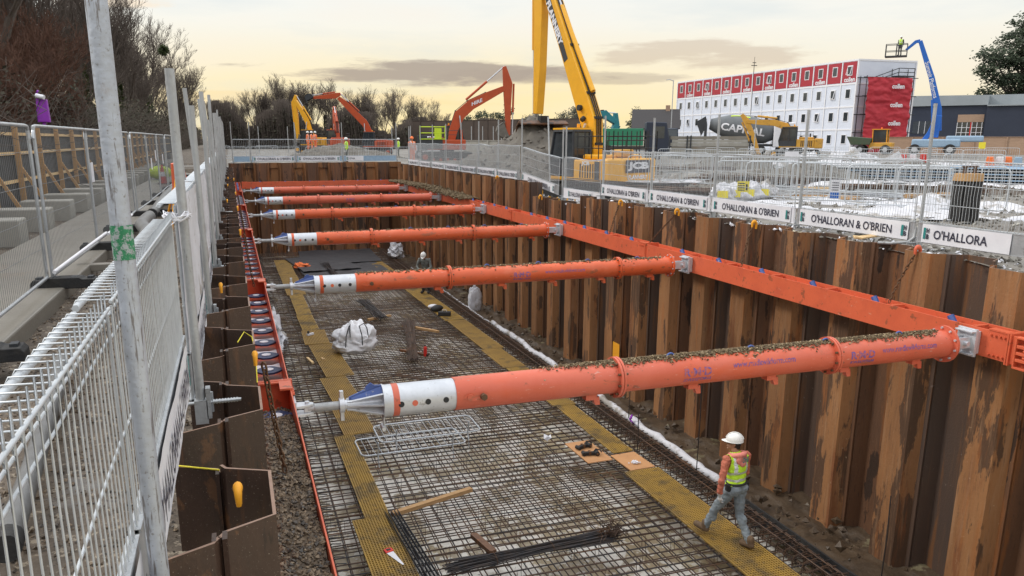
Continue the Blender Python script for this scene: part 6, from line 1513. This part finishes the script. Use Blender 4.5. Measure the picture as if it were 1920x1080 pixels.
for i,(u,d,l,mt) in enumerate([(1545,22,2.2,'timber'),(1600,25,3,'timberl'),(1680,24,2,'galv'),(1460,30,3,'timber'),(1360,33,4,'rebar'),(1750,22.5,2.6,'timber'),(1270,27,2.5,'piledark')]):
    m=MB(); 
    for k in range(3): m.box(-l/2,l/2,k*.13,k*.13+.10,0+.02*(k%2),.07+.02*(k%2))
    o=m.build('board_pile',mt); o.location=G(u,d,-1.55); o.rotation_euler=(0,0,hd(u,rad(70+15*i))); tag(o,['short brown boards in front of the white sheets','pale new boards between the white sheets','short grey steel bars on the large white sheet','brown boards by the grey broken spoil','rusty bars on the mud right of the yellow machine','brown boards by the black lidded drum','dark boards beside the yellow counterweight'][i],'board pile')
for i,(u,d) in enumerate([(884,100),(905,100),(925,100),(940,100),(960,100),(1230,80),(1415,66),(770,95),(735,98),(485,100),(540,100)]):
    p=G(u,d,-1.6); m=MB(); m.rod((0,0,0),(0,0,3.2),.045,6); o=m.build('fence_pole','galv'); o.location=p; tag(o,f'thin distant metal pole beyond the pit, {ORD[sorted([484+0,485,540,735,770,884,905,925,940,960,1230,1415]).index(u)-1]} from the left','pole')
m=MB(); m.rod((0,0,0),(.02,0,9.5),.06,8); m.path([(0,0,9.4),(-.6,0,9.6),(-1.1,0,9.5)],.05,6); o=m.build('lamp_column','galv'); o.location=G(1257,112,-1.6); tag(o,'thin street lamp column beside the house','lamp post')
m=MB(); m.rod((0,0,0),(0,0,12.9),.05,6); m.box(-.5,.5,-.04,.04,12.5,12.6); m.box(-.3,.3,-.04,.04,12.9,13.0); m.rod((0,0,12.9),(0,0,13.8),.03,6); o=m.build('aerial_mast','dark'); o.location=G(1404,125,-1.6); tag(o,'thin aerial mast rising behind the cabin block','mast')
# ================================================================ TREES
def tree_mesh(seed,h=14,spread=.55,twigs=1.0,minr=.011,trunk_r=.17,stems=1,bare_to=.2,upr=.5):
    rng=random.Random(seed); T=MB(); C=MB()
    def seg(mb,p,q,r1,r2,n): mb.rod(p,q,r1,n,r2,caps=False,smooth=False)
    def grow(p,d,L_,r,depth):
        n=4 if depth<2 else 3; q=p
        for k in range(n):
            d2=(d+Vector((rng.gauss(0,.10),rng.gauss(0,.10),rng.gauss(.03,.06)))*(1+.35*depth)).normalized(); e=q+d2*(L_/n); r2=r*(1-.30/ n*(k+1)*.9)
            seg(T if depth<2 else C,q,e,r*(1-.30/n*k),r2,5 if depth<2 else 3)
            if depth<5 and (depth>0 or k>=n*bare_to*2-1):
                nb=(2 if depth<3 else 2)
                for _ in range(nb):
                    if rng.random()<(.68 if depth<3 else .50*twigs):
                        a=rng.random()*math.tau; s=d2.orthogonal().normalized(); s=Matrix.Rotation(a,3,d2)@s; nd_=(d2*rng.uniform(.7,1.2)+s*spread*rng.uniform(.6,1.1)+Vector((0,0,upr*.7))).normalized()
                        grow(e,nd_,L_*rng.uniform(.45,.68),max(minr,r2*rng.uniform(.42,.62)),depth+1)
            q=e; d=d2
        if depth<5: grow(q,d,L_*.6,max(minr,r2*.8),depth+1)
    for s in range(stems):
        a=rng.random()*6.28; grow(Vector((0,0,0)),Vector((math.cos(a)*.16*(s>0),math.sin(a)*.16*(s>0),1)).normalized(),h*.42,trunk_r*(1 if s==0 else .75),0)
    return T,C
def make_tree(name,label,seed,mt='bark',mc='barkl',group='bare winter trees',ivy=0,**k):
    t=thing(name,label,'tree',(0,0,-200),0,group); T,C=tree_mesh(seed,**k); T.build('trunk',mt,t); C.build('crown',mc,t)
    if ivy:
        rng=random.Random(seed); m=MB()
        for i in range(ivy):
            z=rng.random()**.8*7; a=rng.random()*6.28; r=.25+.35*rng.random()*(1-z/9); c=Vector((math.cos(a)*r,math.sin(a)*r,z)); s=.09
            u_=Vector((rng.gauss(0,1),rng.gauss(0,1),rng.gauss(0,1))).normalized(); v_=u_.orthogonal().normalized(); m.add([c-u_*s-v_*s,c+u_*s-v_*s,c+u_*s+v_*s,c-u_*s+v_*s],[(0,1,2,3)])
        m.build('ivy','ivy',t)
    return t
V=[make_tree('bare_tree','x',101,h=14,stems=2,ivy=700),make_tree('bare_tree','x',102,h=14,spread=.5,stems=2,ivy=200),make_tree('bare_tree','x',103,h=13,spread=.65,stems=1,trunk_r=.2,ivy=900),make_tree('bare_tree','x',104,h=14,spread=.42,stems=3,trunk_r=.13)]
P=[make_tree('bare_tree','x',111,'twigp','twigp',h=12,spread=.45,stems=3,trunk_r=.13,twigs=.8),make_tree('bare_tree','x',112,'twigp','twigp',h=12,spread=.38,stems=2,trunk_r=.13,twigs=.7)]
Rr=make_tree('russet_shrub','x',121,'twigb','twigb',group='russet twiggy shrubs',h=7,spread=.8,stems=4,trunk_r=.07,minr=.008,bare_to=0)
used=set()
def put(proto,loc,s,label,rz):
    if proto.name not in used: used.add(proto.name); proto.location=loc; proto.scale=(s,s,s); proto.rotation_euler=(0,0,rz); proto['label']=label; return proto
    return dup(proto,loc,rz,label,(s,s,s))
rng=random.Random(77)
ly=[33,39,45,51,57,63,70,78,86,95,104,114,125,137,150,165,182,200,222,246,272]
for i,y in enumerate(ly):
    put(V[i%4],(-10.5-rng.random()*2.5-(3 if i%3==0 else 0),y+rng.random()*2,-2.0),rng.uniform(.9,1.05)*(1.28 if y<90 else (1.28 if 90<y<200 else 1.05)),f'bare tree in the line behind the left hoarding, {ORD[i]} from the near end',rng.random()*6)
us=[436,462,488,512,536,560,585,612,640,668,690]
for i,u in enumerate(us):
    put(V[(i*3+1)%4],G(u,152+rng.random()*14,-1.8),(.72,.75,.86,1.0,1.05,.98,.9,.92,.98,.9,.72)[i],f'bare tree in the dark row beyond the pit end, {ORD[i]} from the left',rng.random()*6)
for i,u in enumerate([716,745,770,800,826,1240]):
    put(P[i%2],G(u,156,-1.8),(.88,.98,.86,.80,.62,.62)[i],f'pale slender bare tree against the glowing sky, {ORD[i]} from the left' if i<5 else 'pale bare tree behind the teal excavator and house',rng.random()*6)
for i,(x,y,s) in enumerate([(-9.2,41.5,1.0),(-9.6,45,1.05),(-8.8,38,.85),(-9.5,49,.75),(-8.4,34,.7)]):
    put(Rr,(x,y,-1.9),s*1.15,f'russet twiggy shrub rising over the left hoarding, {ORD[i]} in a clump of five',rng.random()*6)
# mistletoe ball
m=MB()
for i in range(700):
    u_=Vector((rng.gauss(0,1),rng.gauss(0,1),rng.gauss(0,1))).normalized(); c=u_*rng.random()**.4*.75; v_=u_.orthogonal().normalized(); m.rod(c*.6,c+v_*.1,.03,3,caps=False)
p=G(322,100); o=m.build('mistletoe','ivy'); o.location=(p.x,p.y,10.5); tag(o,'round dark ball of mistletoe high in a bare tree','mistletoe')
# undergrowth
def under(label,boxes,n,leaf,seed,mt='barkl',ml='under'):
    rng=random.Random(seed); m=MB(); l=[]
    for i in range(n):
        x0,x1,y0,y1,h=rng.choice(boxes); x=rng.uniform(x0,x1); y=y0+(y1-y0)*rng.random()**1.25; z=-1.95; hh=h*rng.uniform(.35,1.0)*(1+.35*fbm(x,y,0,.15)); p=Vector((x,y,z)); d=Vector((rng.gauss(0,.35),rng.gauss(0,.35),1)).normalized(); r=.022; m.mi=0
        for k in range(4):
            q=p+d*(hh/4); m.rod(p,q,r,3,r*.75,caps=False,smooth=False); p=q; r*=.75; d=(d+Vector((rng.gauss(0,.35),rng.gauss(0,.35),rng.gauss(-.12,.25)))).normalized()
            if rng.random()<.6: m.rod(p,p+Vector((rng.gauss(0,.6),rng.gauss(0,.6),rng.gauss(.2,.4))),.009,3,.005,caps=False,smooth=False)
    m.mi=1
    for i in range(leaf):
        x0,x1,y0,y1,h=rng.choice(boxes); x=rng.uniform(x0,x1); y=y0+(y1-y0)*rng.random()**1.25; hh=h*.80*(1+.35*fbm(x,y,0,.15)); c=Vector((x,y,-1.95+hh*rng.random()**.8)); s=rng.uniform(.025,.065)*(1+y/70); u_=Vector((rng.gauss(0,1),rng.gauss(0,1),rng.gauss(0,.6))).normalized(); v_=u_.orthogonal().normalized(); m.add([c-u_*s,c-v_*s,c+u_*s,c+v_*s],[(0,1,2,3)])
    tag(m.build('undergrowth',[mt,ml]),label,'undergrowth',None,'stuff')
under('tangled dark undergrowth and brambles behind the left hoarding',[(-13,-6.2,18,90,5.2),(-15,-7,60,170,6.0),(-16,-8,120,290,6.5)],9000,36000,5)
q0=G(430,148);q1=G(720,148)
def under2():
    rng=random.Random(6); m=MB()
    for i in range(14000):
        u=rng.uniform(395,1010); lim=5.2 if u<560 else (4.6 if u<700 else 3.6); h=lim*(1+.3*math.sin(u*.05)+.25*fbm(u*.05,0,0,1)); p=G(u,rng.uniform(142,149) if u<765 else rng.uniform(152,158)); 
        if u<765 or h>3: 
            c=Vector((p.x,p.y,-1.8+h*rng.random()**.7)); m.mi=1; s=rng.uniform(.14,.3); u_=Vector((rng.gauss(0,1),rng.gauss(0,1),rng.gauss(0,.6))).normalized(); v_=u_.orthogonal().normalized(); m.add([c-u_*s,c-v_*s,c+u_*s,c+v_*s],[(0,1,2,3)])
            if i%2==0: m.mi=0; m.rod((p.x,p.y,-1.8),(p.x+rng.gauss(0,.5),p.y,-1.8+h*1.25),.03,3,caps=False,smooth=False)
    tag(m.build('undergrowth',['barkl','under']),'dark scrub below the far row of bare trees','undergrowth',None,'stuff')
under2()
def leafy(name,label,loc,blobs,n,s,mt,seed,trunk=(0.5,4),group=None):
    rng=random.Random(seed); t=thing(name,label,'tree',loc,0,group); m=MB()
    for (cx,cy,cz,rx,ry,rz_) in blobs:
        k=int(n*rx*rz_/sum(b[3]*b[5] for b in blobs))
        for i in range(k//14):
            d=Vector((rng.gauss(0,1),rng.gauss(0,1),rng.gauss(0,1))).normalized()*rng.random()**.28; cc=Vector((cx+d.x*rx,cy+d.y*ry,cz+d.z*rz_))
            for j in range(14):
                c=cc+Vector((rng.gauss(0,1),rng.gauss(0,1),rng.gauss(0,.7)))*s*1.6; u_=Vector((rng.gauss(0,1),rng.gauss(0,1),rng.gauss(0,.7))).normalized(); v_=u_.orthogonal().normalized(); q=s*rng.uniform(.6,1.2); m.add([c-u_*q,c-v_*q*.6,c+u_*q,c+v_*q*.6],[(0,1,2,3)])
    m.build('crown',mt,t); m=MB(); m.rod((0,0,0),(0,0,trunk[1]),trunk[0],8,trunk[0]*.6)
    for (cx,cy,cz,rx,ry,rz_) in blobs: m.rod((0,0,trunk[1]*.8),(cx,cy,cz),trunk[0]*.4,6,.06)
    m.build('trunk','bark',t); return t
leafy('evergreen_tree','huge dark evergreen tree rising behind the navy building at the right',G(1905,150,-1.6),[(-3.5,0,18.5,2.6,4,1.9),(-.5,0,20.2,2.6,3,1.7),(2.5,0,21.8,3,3,2),(6,0,20.2,3.2,3,2.4),(9,0,17,3.4,4,2.6),(3,0,17.6,3.2,4,2.2),(-1,0,15.6,3.0,4,1.9),(-5.2,0,15.6,2.6,3,1.5),(-8.8,0,16.4,1.8,3,1.3),(-9.3,0,13.6,1.8,2,1.2),(-6,0,12.2,2.4,3,1.3),(-1.5,0,11.6,3,4,1.8),(3.5,0,13.4,3.4,4,2.2),(8,0,12.6,3.4,4,2.4),(-8.6,0,9.6,1.5,2,.9),(-4,0,8.8,2.2,2,1.1),(2,0,9.4,3,4,1.5),(7,0,8.8,3.4,4,1.8),(-2.6,0,22.4,1.3,2,1.0)],24000,.30,'ever',41,(.8,9))
leafy('round_tree','large rounded grey green tree on the skyline right of the spoil heap',G(1082,170,-1.6),[(0,0,5,5,4,3.2),(-3.5,0,3.6,3.5,3,2.4),(2,0,6.2,3,3,2.4),(4,0,3.5,3,3,2.4)],9000,.22,'beige',42,(.4,4))
leafy('round_tree','smaller rounded tree on the skyline between the orange and yellow arms',G(1001,170,-1.6),[(0,0,5.2,2.3,2,1.5),(1,0,4,2,2,2)],2500,.22,'beige',43,(.3,3))
leafy('conical_tree','narrow dark conifer beside the house gable',G(1193,150,-1.6),[(0,0,5.6,1.0,1,1.8),(0,0,3.8,1.9,1.6,1.8),(0,0,2.2,2.2,1.8,1.5)],3500,.18,'ever',44,(.25,3))
leafy('pine_tree','sparse dark pine on the skyline beneath the orange boom',G(905,165,-1.6),[(0,0,6.2,1.8,1.5,1.0),(-3,0,5.2,1.6,1.5,1.1),(3.5,0,5.8,2.0,1.5,1.2),(5.5,0,7.5,1.0,1,1.2)],2600,.18,'ever',45,(.2,5))
